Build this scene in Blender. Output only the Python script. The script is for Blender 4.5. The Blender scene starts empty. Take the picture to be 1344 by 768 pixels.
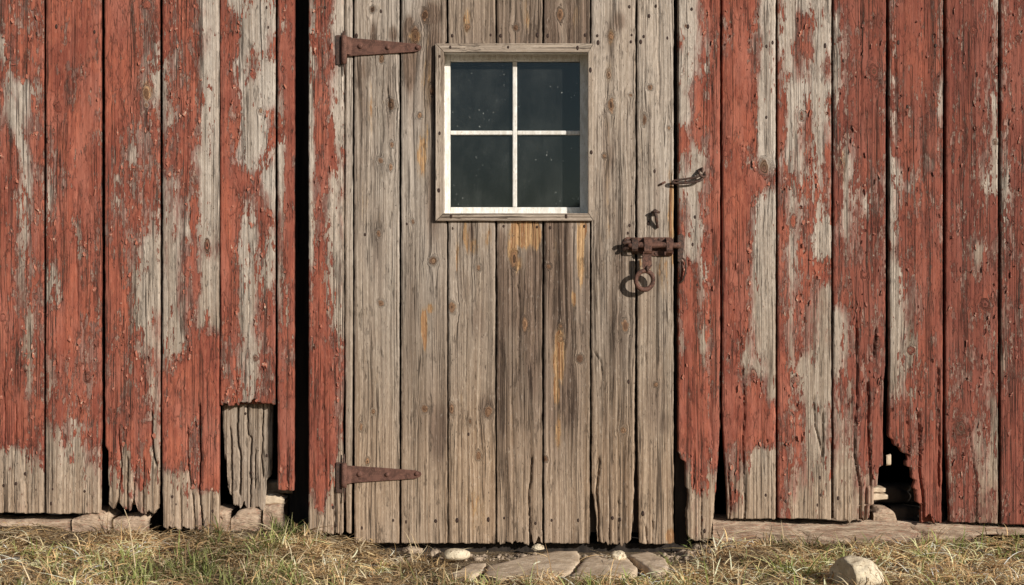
import bpy, math, random
import numpy as np
from mathutils import Vector
R = math.radians
random.seed(7); rng = np.random.default_rng(7)
scene = bpy.context.scene
col = scene.collection

# ------------------------------------------------------------------ camera, world, sun, exposure
S = 2.068e-3                      # metres per photo pixel on the wall plane
DIST = 4.0
CZ = (716-384)*S
cd = bpy.data.cameras.new('camera'); cam = bpy.data.objects.new('camera', cd); col.objects.link(cam)
cam.location = (0, -DIST, CZ); cam.rotation_euler = (R(90), 0, 0)
cd.sensor_width = 36; cd.lens = 36*DIST/(1344*S); cd.clip_start = .05; cd.clip_end = 2000
scene.camera = cam
SUN_AZ, SUN_EL = R(43), R(20)     # azimuth measured from the wall's normal towards +x
w = bpy.data.worlds.new('World'); scene.world = w; w.use_nodes = True
nt = w.node_tree; bg = nt.nodes['Background']
sky = nt.nodes.new('ShaderNodeTexSky'); sky.sky_type = 'NISHITA'; sky.sun_disc = False
dvec = Vector((math.sin(SUN_AZ)*math.cos(SUN_EL), -math.cos(SUN_AZ)*math.cos(SUN_EL), math.sin(SUN_EL)))
sky.sun_elevation = SUN_EL; sky.sun_rotation = math.atan2(dvec.x, dvec.y)
nt.links.new(sky.outputs[0], bg.inputs[0]); bg.inputs[1].default_value = .065
sd = bpy.data.lights.new('sun', 'SUN'); sd.energy = 4.5; sd.angle = R(.5); sd.color = (1, .94, .86)
sun = bpy.data.objects.new('sun', sd); col.objects.link(sun)
sun.rotation_euler = (-dvec).to_track_quat('-Z', 'Y').to_euler(); sun.location = dvec*20
scene.view_settings.view_transform = 'Standard'; scene.view_settings.look = 'None'
scene.view_settings.exposure = 0.08; scene.view_settings.gamma = 1

# ------------------------------------------------------------------ helpers
def W(px, py, y=0.0):             # photo pixel -> world point on the plane at depth y
    k = (DIST+y)/DIST
    return Vector(((px-672)*S*k, y, CZ-(py-384)*S*k))
def G(px, py, z=0.0):             # photo pixel -> world point at height z
    d = (CZ-z)*DIST/S/(py-384)
    return Vector(((px-672)*d*S/DIST, d-DIST, z))
def tag(o, label=None, cat=None, group=None, kind=None):
    if label: o['label'] = label
    if cat: o['category'] = cat
    if group: o['group'] = group
    if kind: o['kind'] = kind
    return o
def empty(name, loc):
    o = bpy.data.objects.new(name, None); o.location = loc; o.empty_display_size = .05; col.objects.link(o); return o
def worldloc(o):
    v = Vector((0, 0, 0))
    while o: v += o.location; o = o.parent
    return v
def link_mesh(name, me, parent=None, mat=None):
    o = bpy.data.objects.new(name, me); col.objects.link(o)
    if mat: me.materials.append(mat)
    if parent: o.parent = parent
    return o
def obj(name, verts, faces, mat, parent=None, smooth=False, origin=None):
    base = worldloc(parent) if parent else Vector((0, 0, 0))
    og = Vector(origin) if origin is not None else base
    me = bpy.data.meshes.new(name)
    me.from_pydata([tuple(Vector(v)-og) for v in verts], [], faces); me.update()
    if smooth:
        for p in me.polygons: p.use_smooth = True
    o = link_mesh(name, me, parent, mat); o.location = og-base
    return o
def sm(a, b, x): t = np.clip((x-a)/(b-a), 0, 1); return t*t*(3-2*t)
def vnoise(x, y, seed=0):         # value noise, vectorised
    xi = np.floor(x).astype(np.int64); yi = np.floor(y).astype(np.int64)
    fx = x-xi; fy = y-yi; fx = fx*fx*(3-2*fx); fy = fy*fy*(3-2*fy)
    def h(a, b):
        n = (a*374761393 + b*668265263 + seed*1442695041) & 0xffffffff
        n = ((n ^ (n >> 13))*1274126177) & 0xffffffff
        n = ((n ^ (n >> 16))*2246822519) & 0xffffffff
        return ((n >> 8) & 0xffff)/65535.0
    return (h(xi, yi)*(1-fx)+h(xi+1, yi)*fx)*(1-fy)+(h(xi, yi+1)*(1-fx)+h(xi+1, yi+1)*fx)*fy
def fbm(x, y, seed=0, oct=4):
    s = 0; a = .5; t = 0
    for k in range(oct):
        s = s+a*vnoise(x*2**k, y*2**k, seed+k*17); t += a; a *= .55
    return s/t

# ------------------------------------------------------------------ materials
class NT:
    def __init__(s, name):
        s.m = bpy.data.materials.new(name); s.m.use_nodes = True; s.t = s.m.node_tree; s.t.nodes.clear()
    def n(s, typ, **kw):
        nd = s.t.nodes.new(typ)
        for k, v in kw.items():
            if k.startswith('i_'):
                key = k[2:]
                nd.inputs[int(key) if key.isdigit() else key.replace('_', ' ')].default_value = v
            else: setattr(nd, k, v)
        return nd
    def l(s, a, b): s.t.links.new(a, b)
    def put(s, inp, v):
        if hasattr(v, 'is_linked') or hasattr(v, 'links'): s.l(v, inp)
        else: inp.default_value = v
    def math(s, op, a, b=0.0, c=None, clamp=False):
        nd = s.n('ShaderNodeMath', operation=op, use_clamp=clamp)
        s.put(nd.inputs[0], a); s.put(nd.inputs[1], b)
        if c is not None: s.put(nd.inputs[2], c)
        return nd.outputs[0]
    def ramp(s, v, a, b, lo=0.0, hi=1.0, smooth=True):
        nd = s.n('ShaderNodeMapRange', interpolation_type='SMOOTHSTEP' if smooth else 'LINEAR', clamp=True)
        s.put(nd.inputs[0], v); nd.inputs[1].default_value = a; nd.inputs[2].default_value = b
        nd.inputs[3].default_value = lo; nd.inputs[4].default_value = hi
        return nd.outputs[0]
    def mix(s, f, a, b, typ='MIX'):
        nd = s.n('ShaderNodeMix', data_type='RGBA', blend_type=typ, clamp_factor=True)
        s.put(nd.inputs[0], f)
        s.put(nd.inputs[6], a if not isinstance(a, tuple) else (*a, 1)); s.put(nd.inputs[7], b if not isinstance(b, tuple) else (*b, 1))
        return nd.outputs[2]
    def noise(s, vec, sc, scale=1.0, detail=4.0, rough=.55, dist=0.0):
        mp = s.n('ShaderNodeMapping'); s.l(vec, mp.inputs[0]); mp.inputs[3].default_value = sc
        nd = s.n('ShaderNodeTexNoise', i_Scale=scale, i_Detail=detail, i_Roughness=rough, i_Distortion=dist); s.l(mp.outputs[0], nd.inputs[0])
        return nd.outputs[0]
    def out(s, colr, rough=.85, height=None, spec=.25, metallic=0.0, bstr=1.0):
        b = s.n('ShaderNodeBsdfPrincipled'); s.put(b.inputs['Base Color'], colr if not isinstance(colr, tuple) else (*colr, 1))
        s.put(b.inputs['Roughness'], rough); b.inputs['Specular IOR Level'].default_value = spec
        s.put(b.inputs['Metallic'], metallic)
        if height is not None:
            bp = s.n('ShaderNodeBump'); bp.inputs['Strength'].default_value = bstr; bp.inputs['Distance'].default_value = 1.0
            s.l(height, bp.inputs['Height']); s.l(bp.outputs[0], b.inputs['Normal'])
        o = s.n('ShaderNodeOutputMaterial'); s.l(b.outputs[0], o.inputs[0]); return s.m

def wood_material(name, painted):
    t = NT(name)
    gc = t.n('ShaderNodeAttribute', attribute_name='gc').outputs['Vector']
    ca = t.n('ShaderNodeAttribute', attribute_name='ca'); sp = t.n('ShaderNodeSeparateColor'); t.l(ca.outputs['Color'], sp.inputs[0])
    cb = t.n('ShaderNodeAttribute', attribute_name='cb'); sb = t.n('ShaderNodeSeparateColor'); t.l(cb.outputs['Color'], sb.inputs[0])
    paint, dark, fresh = sp.outputs[0], sp.outputs[1], sp.outputs[2]
    knot, warm, tone = sb.outputs[0], sb.outputs[1], sb.outputs[2]
    g1 = t.noise(gc, (190, 1, 1.5), detail=5, rough=.68)           # broad grain
    g2 = t.noise(gc, (380, 1, 1.3), detail=3, rough=.62)              # fine grain
    g3 = t.noise(gc, (38, 1, 1.6), detail=4, rough=.6)             # bands
    bl = t.noise(gc, (16, 1, 5), detail=5, rough=.6)               # blotches
    def cracks(sc, wdt, gate, sgate):
        a = t.noise(gc, sc, detail=3, rough=.6, dist=.15); b = t.noise(gc, sgate, detail=3, rough=.6)
        return t.math('MULTIPLY', t.ramp(t.math('ABSOLUTE', t.math('SUBTRACT', a, .5)), wdt*.25, wdt, 1, 0), t.ramp(b, gate, gate+.05))
    crack = t.math('MAXIMUM', cracks((110, 1, 1.4), .026, .50, (24, 1, 1.6)), t.math('MULTIPLY', cracks((170, 1, 9), .030, .55, (40, 1, 12)), .7))
    crack = t.math('MAXIMUM', crack, t.math('MULTIPLY', cracks((48, 1, .45), .011, .47, (12, 1, 1.1)), 1.0))
    fl = t.noise(gc, (150, 1, 50), detail=6, rough=.7)
    dash = t.ramp(t.noise(gc, (260, 1, 34), detail=2, rough=.6), .66, .72)
    speck = t.math('MAXIMUM', t.ramp(t.noise(gc, (210, 1, 110), detail=1), .73, .77), t.math('MULTIPLY', dash, .7))
    grey = t.mix(t.ramp(g1, .34, .66), (.25, .195, .148), (.485, .415, .335))
    grey = t.mix(t.ramp(g2, .34, .50), t.mix(.42, grey, (.105, .072, .056)), grey)
    grey = t.mix(t.math('MULTIPLY', t.ramp(g3, .44, .66), .5), grey, (.545, .48, .40))
    grey = t.mix(t.ramp(bl, .52, .70, 0, .55), grey, t.mix(t.ramp(g1, .35, .65), (.14, .09, .062), (.36, .26, .185)))
    grey = t.mix(t.math('MULTIPLY', ca.outputs['Alpha'], t.ramp(g1, .30, .60, .25, .75)), grey, (.66, .60, .53))
    wm = t.mix(t.ramp(g1, .34, .66), (.29, .185, .108), (.58, .425, .29))
    wm = t.mix(t.ramp(g2, .34, .50), t.mix(.42, wm, (.14, .08, .045)), wm)
    wood = t.mix(warm, grey, wm)
    dk = t.mix(t.ramp(g1, .36, .66), (.055, .036, .026), (.27, .19, .14))
    wood = t.mix(t.math('MULTIPLY', dark, t.ramp(t.math('ADD', g3, t.math('MULTIPLY', fl, .4)), .5, .82, .7, 1.25), clamp=True), wood, dk)
    fr = t.mix(t.ramp(g1, .38, .62), (.27, .115, .045), (.62, .40, .20))
    fr = t.mix(t.ramp(g2, .36, .52), t.mix(.5, fr, (.2, .09, .035)), fr)
    fv = t.math('ADD', fresh, t.math('MULTIPLY', t.math('SUBTRACT', t.noise(gc, (120, 1, 16), detail=7, rough=.7), .5), 1.9))
    frm = t.ramp(fv, .42, .54)
    wood = t.mix(t.math('MULTIPLY', t.ramp(fv, .12, .5), .4), wood, (.40, .27, .15))
    wood = t.mix(t.math('MULTIPLY', frm, .9), wood, fr)
    kc = t.mix(t.ramp(t.noise(gc, (330, 1, 30), detail=5), .38, .62), (.10, .045, .024), (.38, .215, .115))
    kv = t.math('MULTIPLY_ADD', t.math('SUBTRACT', fl, .5), .9, knot)
    wood = t.mix(t.ramp(kv, .18, .65, 0, .88), wood, kc)
    wood = t.mix(t.ramp(fl, .42, .62, .22, 0), wood, (.10, .072, .05))
    wood = t.mix(t.ramp(fl, .56, .72, 0, .28), wood, (.66, .58, .48))
    wood = t.mix(t.ramp(kv, .88, 1.08, 0, .85), wood, (.05, .025, .015))
    if painted:
        def cells(sc, key):
            m_ = t.n('ShaderNodeMapping'); t.l(gc, m_.inputs[0]); m_.inputs[3].default_value = sc
            n_ = t.n('ShaderNodeTexNoise', i_Scale=1.6, i_Detail=4.0); t.l(m_.outputs[0], n_.inputs[0])
            x_ = t.n('ShaderNodeVectorMath', operation='MULTIPLY_ADD'); t.l(n_.outputs['Color'], x_.inputs[0]); x_.inputs[1].default_value = (1.1, 0, 1.1); t.l(m_.outputs[0], x_.inputs[2])
            v_ = t.n('ShaderNodeTexVoronoi', feature='F1'); v_.inputs['Scale'].default_value = 1; t.l(x_.outputs[0], v_.inputs[0])
            s_ = t.n('ShaderNodeSeparateColor'); t.l(v_.outputs['Color'], s_.inputs[0]); return s_.outputs[0], s_.outputs[1]
        ce, ce2 = cells((78, 1, 22), 1); cf, _ = cells((200, 1, 62), 2)
        pn = t.noise(gc, (60, 1, 14), detail=7, rough=.7, dist=.2)
        pv = t.math('MULTIPLY_ADD', t.math('SUBTRACT', pn, .5), 1.7, paint)
        pv = t.math('MULTIPLY_ADD', t.math('SUBTRACT', ce, .5), .38, pv)
        pv = t.math('MULTIPLY_ADD', t.math('SUBTRACT', cf, .5), .30, pv)
        pv = t.math('MULTIPLY_ADD', t.math('SUBTRACT', g1, .5), 1.0, pv)
        pv = t.math('MULTIPLY_ADD', t.math('SUBTRACT', g2, .5), .35, pv)
        pv = t.math('ADD', pv, .035)
        pv = t.math('MULTIPLY_ADD', crack, -.22, pv)
        pv = t.math('MULTIPLY_ADD', dash, -.22, pv)
        mask = t.ramp(pv, .485, .515)
        edge = t.math('MULTIPLY', t.ramp(pv, .40, .485), t.ramp(pv, .495, .525, 1, 0))
        curl = t.math('MULTIPLY', t.ramp(pv, .485, .515), t.ramp(pv, .525, .62, 1, 0))
        # worn wood that has kept a thin red stain in its grain
        stained = t.mix(t.ramp(g1, .36, .64), (.125, .045, .034), (.37, .165, .125))
        stained = t.mix(t.ramp(g2, .36, .54), t.mix(.5, stained, (.08, .035, .028)), stained)
        sv = t.math('MULTIPLY_ADD', t.math('SUBTRACT', bl, .5), 1.6, paint)
        sv = t.math('MULTIPLY_ADD', t.math('SUBTRACT', g3, .5), .9, sv)
        st = t.math('MULTIPLY', t.ramp(sv, .16, .52, .05, .9), t.ramp(pv, -.15, .35, .35, 1.0))
        wood = t.mix(st, wood, stained)
        r1 = t.mix(t.ramp(t.noise(gc, (12, 1, 5), detail=6, rough=.65), .38, .62), (.265, .076, .048), (.385, .118, .070))
        r1 = t.mix(t.ramp(g1, .32, .47, .55, 0), r1, (.155, .042, .030))
        r1 = t.mix(t.ramp(g2, .32, .44, .4, 0), r1, (.12, .035, .026))
        r1 = t.mix(t.ramp(fl, .56, .7, 0, .55), r1, (.39, .165, .115))
        r1 = t.mix(t.ramp(ce2, .0, 1.0, .38, 0), r1, (.16, .045, .033))
        r1 = t.mix(t.ramp(cf, .75, 1.0, 0, .35), r1, (.42, .16, .10))
        r1 = t.mix(t.ramp(bl, .46, .66, 0, .5), r1, (.43, .165, .115))
        # paint rubbed thin
        thin = t.math('MULTIPLY', t.ramp(t.noise(gc, (70, 1, 9), detail=7, rough=.75), .48, .62), t.ramp(paint, 1.0, .55, .15, .9))
        r1 = t.mix(thin, r1, t.mix(t.ramp(g2, .38, .6), (.15, .055, .04), (.33, .135, .10)))
        r1 = t.mix(tone, r1, t.mix(t.ramp(g1, .38, .64), (.085, .027, .022), (.215, .072, .052)))
        vm = t.n('ShaderNodeMapping'); t.l(gc, vm.inputs[0]); vm.inputs[3].default_value = (75, 1, 24)
        vo = t.n('ShaderNodeTexVoronoi', feature='DISTANCE_TO_EDGE'); vo.inputs['Scale'].default_value = 1
        vn = t.n('ShaderNodeTexNoise', i_Scale=1.3, i_Detail=3.0); t.l(vm.outputs[0], vn.inputs[0])
        vx = t.n('ShaderNodeMix', data_type='VECTOR'); vx.inputs[0].default_value = .55
        t.l(vm.outputs[0], vx.inputs[4]); t.l(vn.outputs['Color'], vx.inputs[5]); t.l(vx.outputs[1], vo.inputs[0])
        alli = t.math('MULTIPLY', t.ramp(vo.outputs['Distance'], .0, .05, 1, 0), t.ramp(t.noise(gc, (22, 1, 9), detail=3), .47, .56))
        alli = t.math('MULTIPLY', alli, mask)
        r1 = t.mix(t.math('MULTIPLY', alli, .55), r1, (.09, .03, .02))
        c = t.mix(mask, wood, r1)
        chip = t.math('MULTIPLY', t.math('MULTIPLY', edge, t.ramp(t.noise(gc, (80, 1, 40), detail=2), .45, .6)), .75)
        c = t.mix(chip, c, (.56, .45, .35))
        h = t.math('MULTIPLY', mask, .0014)
        h = t.math('MULTIPLY_ADD', curl, .0014, h)
        h = t.math('MULTIPLY_ADD', ce, .0006, h)
        h = t.math('MULTIPLY_ADD', alli, -.0006, h)
        grainamp = t.ramp(mask, 0, 1, .0014, .0009)
    else:
        c = wood; h = t.math('MULTIPLY', frm, -.0005); grainamp = .0014
    c = t.mix(t.math('MULTIPLY', crack, .8), c, (.03, .020, .015))
    c = t.mix(t.math('MULTIPLY', speck, .6), c, (.05, .032, .024))
    gh = t.math('ADD', t.math('MULTIPLY', t.math('SUBTRACT', g1, .5), 1.6), t.math('MULTIPLY', t.math('SUBTRACT', g2, .5), .8))
    h = t.math('ADD', h, t.math('MULTIPLY', gh, grainamp))
    h = t.math('MULTIPLY_ADD', crack, -.0018, h)
    h = t.math('MULTIPLY_ADD', speck, -.0008, h)
    h = t.math('MULTIPLY_ADD', t.math('SUBTRACT', fl, .5), .0016, h)
    return t.out(c, .9, h, .18)
M = {}
M['painted'] = wood_material('peeling_red_paint', True)
M['door'] = wood_material('weathered_bare_wood', False)

def simple(name, c1, c2, sc=(1, 1, 1), scale=60, rough=.8, h=.0008, spec=.3, metallic=0.0, detail=7, c3=None):
    t = NT(name); tc = t.n('ShaderNodeTexCoord').outputs['Object']
    n = t.noise(tc, sc, scale, detail, .65); n2 = t.noise(tc, sc, scale*4.3, 4, .6)
    c = t.mix(t.ramp(n, .35, .65), c1, c2)
    if c3: c = t.mix(t.ramp(n2, .55, .68), c, c3)
    hh = t.math('MULTIPLY', t.math('ADD', n, t.math('MULTIPLY', n2, .5)), h)
    return t.out(c, rough, hh, spec, metallic)
M['rust'] = simple('rusted_iron', (.075, .036, .026), (.150, .072, .052), scale=70, rough=.8, h=.0010, c3=(.21, .105, .07))
M['rustdark'] = simple('old_bolt_iron', (.05, .026, .019), (.15, .072, .05), scale=80, rough=.7, h=.0012, c3=(.22, .105, .07))
M['darkiron'] = simple('dark_rusted_iron', (.022, .015, .012), (.085, .042, .028), scale=130, rough=.65, h=.0012, spec=.4, c3=(.15, .075, .045))
M['flake'] = simple('curled_paint', (.22, .066, .043), (.38, .14, .09), scale=30, rough=.9, h=.0003, c3=(.52, .38, .28))
M['flake_dark'] = simple('curled_dark_paint', (.16, .050, .036), (.27, .10, .07), scale=30, rough=.9, h=.0003, c3=(.42, .29, .21))
M['interior'] = simple('shade_dark_interior', (.016, .013, .011), (.045, .035, .028), (40, 40, 3), 1, .95, .001)  # near-black colour carries the shade inside the barn
M['white'] = simple('flaking_white_paint', (.62, .59, .53), (.82, .80, .75), (3, 3, 1), 30, .6, .0006, c3=(.55, .49, .40))
M['flag'] = simple('flagstone', (.42, .32, .22), (.66, .53, .385), scale=14, rough=.95, h=.003, c3=(.72, .60, .45), spec=.1)
M['sand'] = simple('pinkish_sandstone', (.30, .205, .14), (.54, .41, .295), (1, 1, 3), 18, .92, .007, c3=(.36, .19, .13))
M['sill'] = simple('weathered_sill', (.30, .20, .14), (.54, .42, .305), (1, 1, 7), 14, .92, .010, c3=(.38, .18, .12))
M['pale'] = simple('pale_limestone', (.50, .41, .28), (.74, .64, .47), scale=24, rough=.9, h=.004, c3=(.26, .19, .12), spec=.1)
M['rubble'] = simple('grey_rubble', (.16, .12, .085), (.46, .36, .26), scale=30, rough=.9, h=.003)
M['nail'] = simple('old_nail', (.012, .009, .008), (.06, .03, .02), scale=300, rough=.7, h=.0003)
t = NT('dusty_glass')
tc = t.n('ShaderNodeTexCoord').outputs['Object']
tr = t.n('ShaderNodeBsdfTransparent'); tr.inputs[0].default_value = (.45, .52, .55, 1)
gl = t.n('ShaderNodeBsdfGlossy'); gl.inputs['Roughness'].default_value = .03; gl.inputs[0].default_value = (.8, .92, 1, 1)
fz = t.n('ShaderNodeFresnel'); fz.inputs[0].default_value = 1.5
m1 = t.n('ShaderNodeMixShader'); t.l(t.math('MULTIPLY', fz.outputs[0], 1.15), m1.inputs[0]); t.l(tr.outputs[0], m1.inputs[1]); t.l(gl.outputs[0], m1.inputs[2])
df = t.n('ShaderNodeBsdfDiffuse'); df.inputs[0].default_value = (.62, .66, .62, 1)
dirt = t.ramp(t.noise(tc, (1, 1, .6), 9, 6, .65), .3, .75, .006, .034)
dots = t.math('MULTIPLY', t.ramp(t.noise(tc, (1, 1, .8), 170, 2, .55), .70, .75, 0, .45), t.ramp(t.noise(tc, (1, 1, 1), 16, 2, .5), .44, .58))
streak = t.ramp(t.noise(tc, (26, 1, 14), 1, 6, .7), .45, .75, 0, .018)
m2 = t.n('ShaderNodeMixShader'); t.l(t.math('ADD', t.math('ADD', dirt, dots), streak, clamp=True), m2.inputs[0]); t.l(m1.outputs[0], m2.inputs[1]); t.l(df.outputs[0], m2.inputs[2])
o_ = t.n('ShaderNodeOutputMaterial'); t.l(m2.outputs[0], o_.inputs[0]); M['glass'] = t.m
t = NT('grass_blades')
at = t.n('ShaderNodeAttribute', attribute_name='tint').outputs['Color']
d1 = t.n('ShaderNodeBsdfDiffuse'); t.l(at, d1.inputs[0]); d2 = t.n('ShaderNodeBsdfTranslucent'); t.l(at, d2.inputs[0])
mm = t.n('ShaderNodeMixShader'); mm.inputs[0].default_value = .25; t.l(d1.outputs[0], mm.inputs[1]); t.l(d2.outputs[0], mm.inputs[2])
o_ = t.n('ShaderNodeOutputMaterial'); t.l(mm.outputs[0], o_.inputs[0]); M['grass'] = t.m
t = NT('soil')
tc = t.n('ShaderNodeTexCoord').outputs['Object']
a = t.noise(tc, (1, 1, 1), 9, 8, .65); b = t.noise(tc, (1, 1, 1), 120, 5, .7)
c = t.mix(t.ramp(a, .35, .65), (.12, .085, .055), (.28, .205, .13)); c = t.mix(t.ramp(b, .5, .7), c, (.46, .36, .23))
M['soil'] = t.out(c, .95, t.math('MULTIPLY', t.math('ADD', b, a), .012), .1)

# ------------------------------------------------------------------ big structure: ground and barn interior
def ground_z(x, y):
    px = x/S+672
    zl = .047*(1-sm(395, 500, px)); zr = .012*sm(880, 950, px)
    d = np.maximum(-y, 0)
    base = (zl+zr)*np.exp(-d*1.6)-.006*(1-sm(395, 500, px))*0
    n = (fbm(x*5+40, y*5+40, 3, 4)-.5)*.04+(fbm(x*20+40, y*20+40, 9, 3)-.5)*.026
    door = sm(470, 520, px)*(1-sm(880, 930, px))*np.exp(-d*3)
    far = sm(1.5, 12, np.abs(y)+np.abs(x)*.5)
    return base+n*(1-.75*door)-.012*door+far*(fbm(x*.05+9, y*.05+9, 5, 3)-.5)*.5-.012
def grid_axis(lo, hi, step, far):
    core = np.arange(lo, hi+1e-6, step); k = np.geomspace(step*2, far, 26)
    return np.concatenate([lo-k[::-1], core, hi+k])
xs = grid_axis(-2.2, 2.2, .022, 600); ys = grid_axis(-1.6, .10, .018, 600)
XX, YY = np.meshgrid(xs, ys, indexing='ij'); ZZ = ground_z(XX, YY)
ZZ = np.where(YY > .12, -.05, ZZ)
vv = np.stack([XX, YY, ZZ], -1).reshape(-1, 3); nxg, nyg = XX.shape
ii = (np.arange(nxg-1)[:, None]*nyg+np.arange(nyg-1)[None]).reshape(-1)
ff = np.stack([ii, ii+nyg, ii+nyg+1, ii+1], -1)
def np_mesh(name, v, f, smooth=True):
    me = bpy.data.meshes.new(name); me.vertices.add(len(v)); me.vertices.foreach_set('co', np.ascontiguousarray(v, dtype=np.float32).ravel())
    k = f.shape[1]; me.loops.add(f.size); me.loops.foreach_set('vertex_index', f.astype(np.int32).ravel())
    me.polygons.add(len(f)); me.polygons.foreach_set('loop_start', np.arange(0, f.size, k, dtype=np.int32))
    me.update(calc_edges=True); me.validate()
    if smooth: me.polygons.foreach_set('use_smooth', np.ones(len(me.polygons), dtype=bool))
    return me
tag(link_mesh('ground', np_mesh('ground', vv, ff), None, M['soil']), kind='structure')

# low wooded rise far behind the viewer (seen only as a reflection in the panes)
hx = np.linspace(-400, 400, 400); hv = []; hf = []
for k_, (yy, sc_) in enumerate([(-92, 0), (-96, .7), (-110, 1), (-150, 0)]):
    hh = 7.5+4.5*(fbm(hx/14+30, hx*0, 81, 5)-.5)*2
    for a_, b_ in zip(hx, hh): hv.append((a_, yy, b_*sc_-.6))
n_ = len(hx)
for k_ in range(3):
    for i_ in range(n_-1): hf.append((k_*n_+i_, k_*n_+i_+1, (k_+1)*n_+i_+1, (k_+1)*n_+i_))
M['hill'] = simple('wooded_hill', (.02, .035, .015), (.06, .08, .03), scale=.6, rough=.95, h=.3)
tag(obj('hills', hv, hf, M['hill']), kind='structure')

def box_data(x0, x1, y0, y1, z0, z1):
    v = [(x0, y0, z0), (x1, y0, z0), (x1, y1, z0), (x0, y1, z0), (x0, y0, z1), (x1, y0, z1), (x1, y1, z1), (x0, y1, z1)]
    f = [(0, 1, 5, 4), (1, 2, 6, 5), (2, 3, 7, 6), (3, 0, 4, 7), (4, 5, 6, 7), (3, 2, 1, 0)]
    return v, f
def merge(parts):
    V = []; F = []
    for v, f in parts: o = len(V); V += list(v); F += [tuple(i+o for i in q) for q in f]
    return V, F

# the barn: one thing; every board of it a part
barn = empty('barn', (0, .02, 0))
tag(barn, 'old barn wall of upright red boards with peeling paint and ragged rotten bottoms', 'barn')
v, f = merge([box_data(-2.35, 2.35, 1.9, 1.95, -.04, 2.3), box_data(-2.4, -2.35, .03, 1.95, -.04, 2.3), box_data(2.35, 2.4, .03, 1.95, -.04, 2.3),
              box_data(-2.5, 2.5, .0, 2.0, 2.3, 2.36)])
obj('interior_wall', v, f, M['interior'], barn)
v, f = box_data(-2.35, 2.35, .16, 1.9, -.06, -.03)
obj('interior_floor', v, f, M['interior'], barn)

# ------------------------------------------------------------------ boards
def interp_list(lst, y):
    return np.interp(y, [p[0] for p in lst], [p[1] for p in lst])
def parse(rows):
    return np.array([[int(c) for c in r] for r in rows], float)/9
def bilin(mp, u, v):              # u across 0..1 (cell centres), v in rows
    nr, nc = mp.shape
    cu = np.clip(u*nc-.5, 0, nc-1); cv = np.clip(v, 0, nr-1)
    a = np.minimum(cu.astype(int), nc-2); b = np.minimum(cv.astype(int), nr-2) if nr > 1 else cv.astype(int)*0
    fu = cu-a; fv = cv-b; fv = fv*fv*(3-2*fv)
    b2 = np.minimum(b+1, nr-1)
    return (mp[b, a]*(1-fu)+mp[b, a+1]*fu)*(1-fv)+(mp[b2, a]*(1-fu)+mp[b2, a+1]*fu)*fv
def ell(PX, PY, lst, soft=.6):
    o = np.zeros_like(PX)
    for (x, y, rx, ry, s) in lst:
        o = np.maximum(o, s*(1-sm(1-soft, 1+soft*.6, np.sqrt(((PX-x)/rx)**2+((PY-y)/ry)**2))))
    return o
BN = [0]
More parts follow.
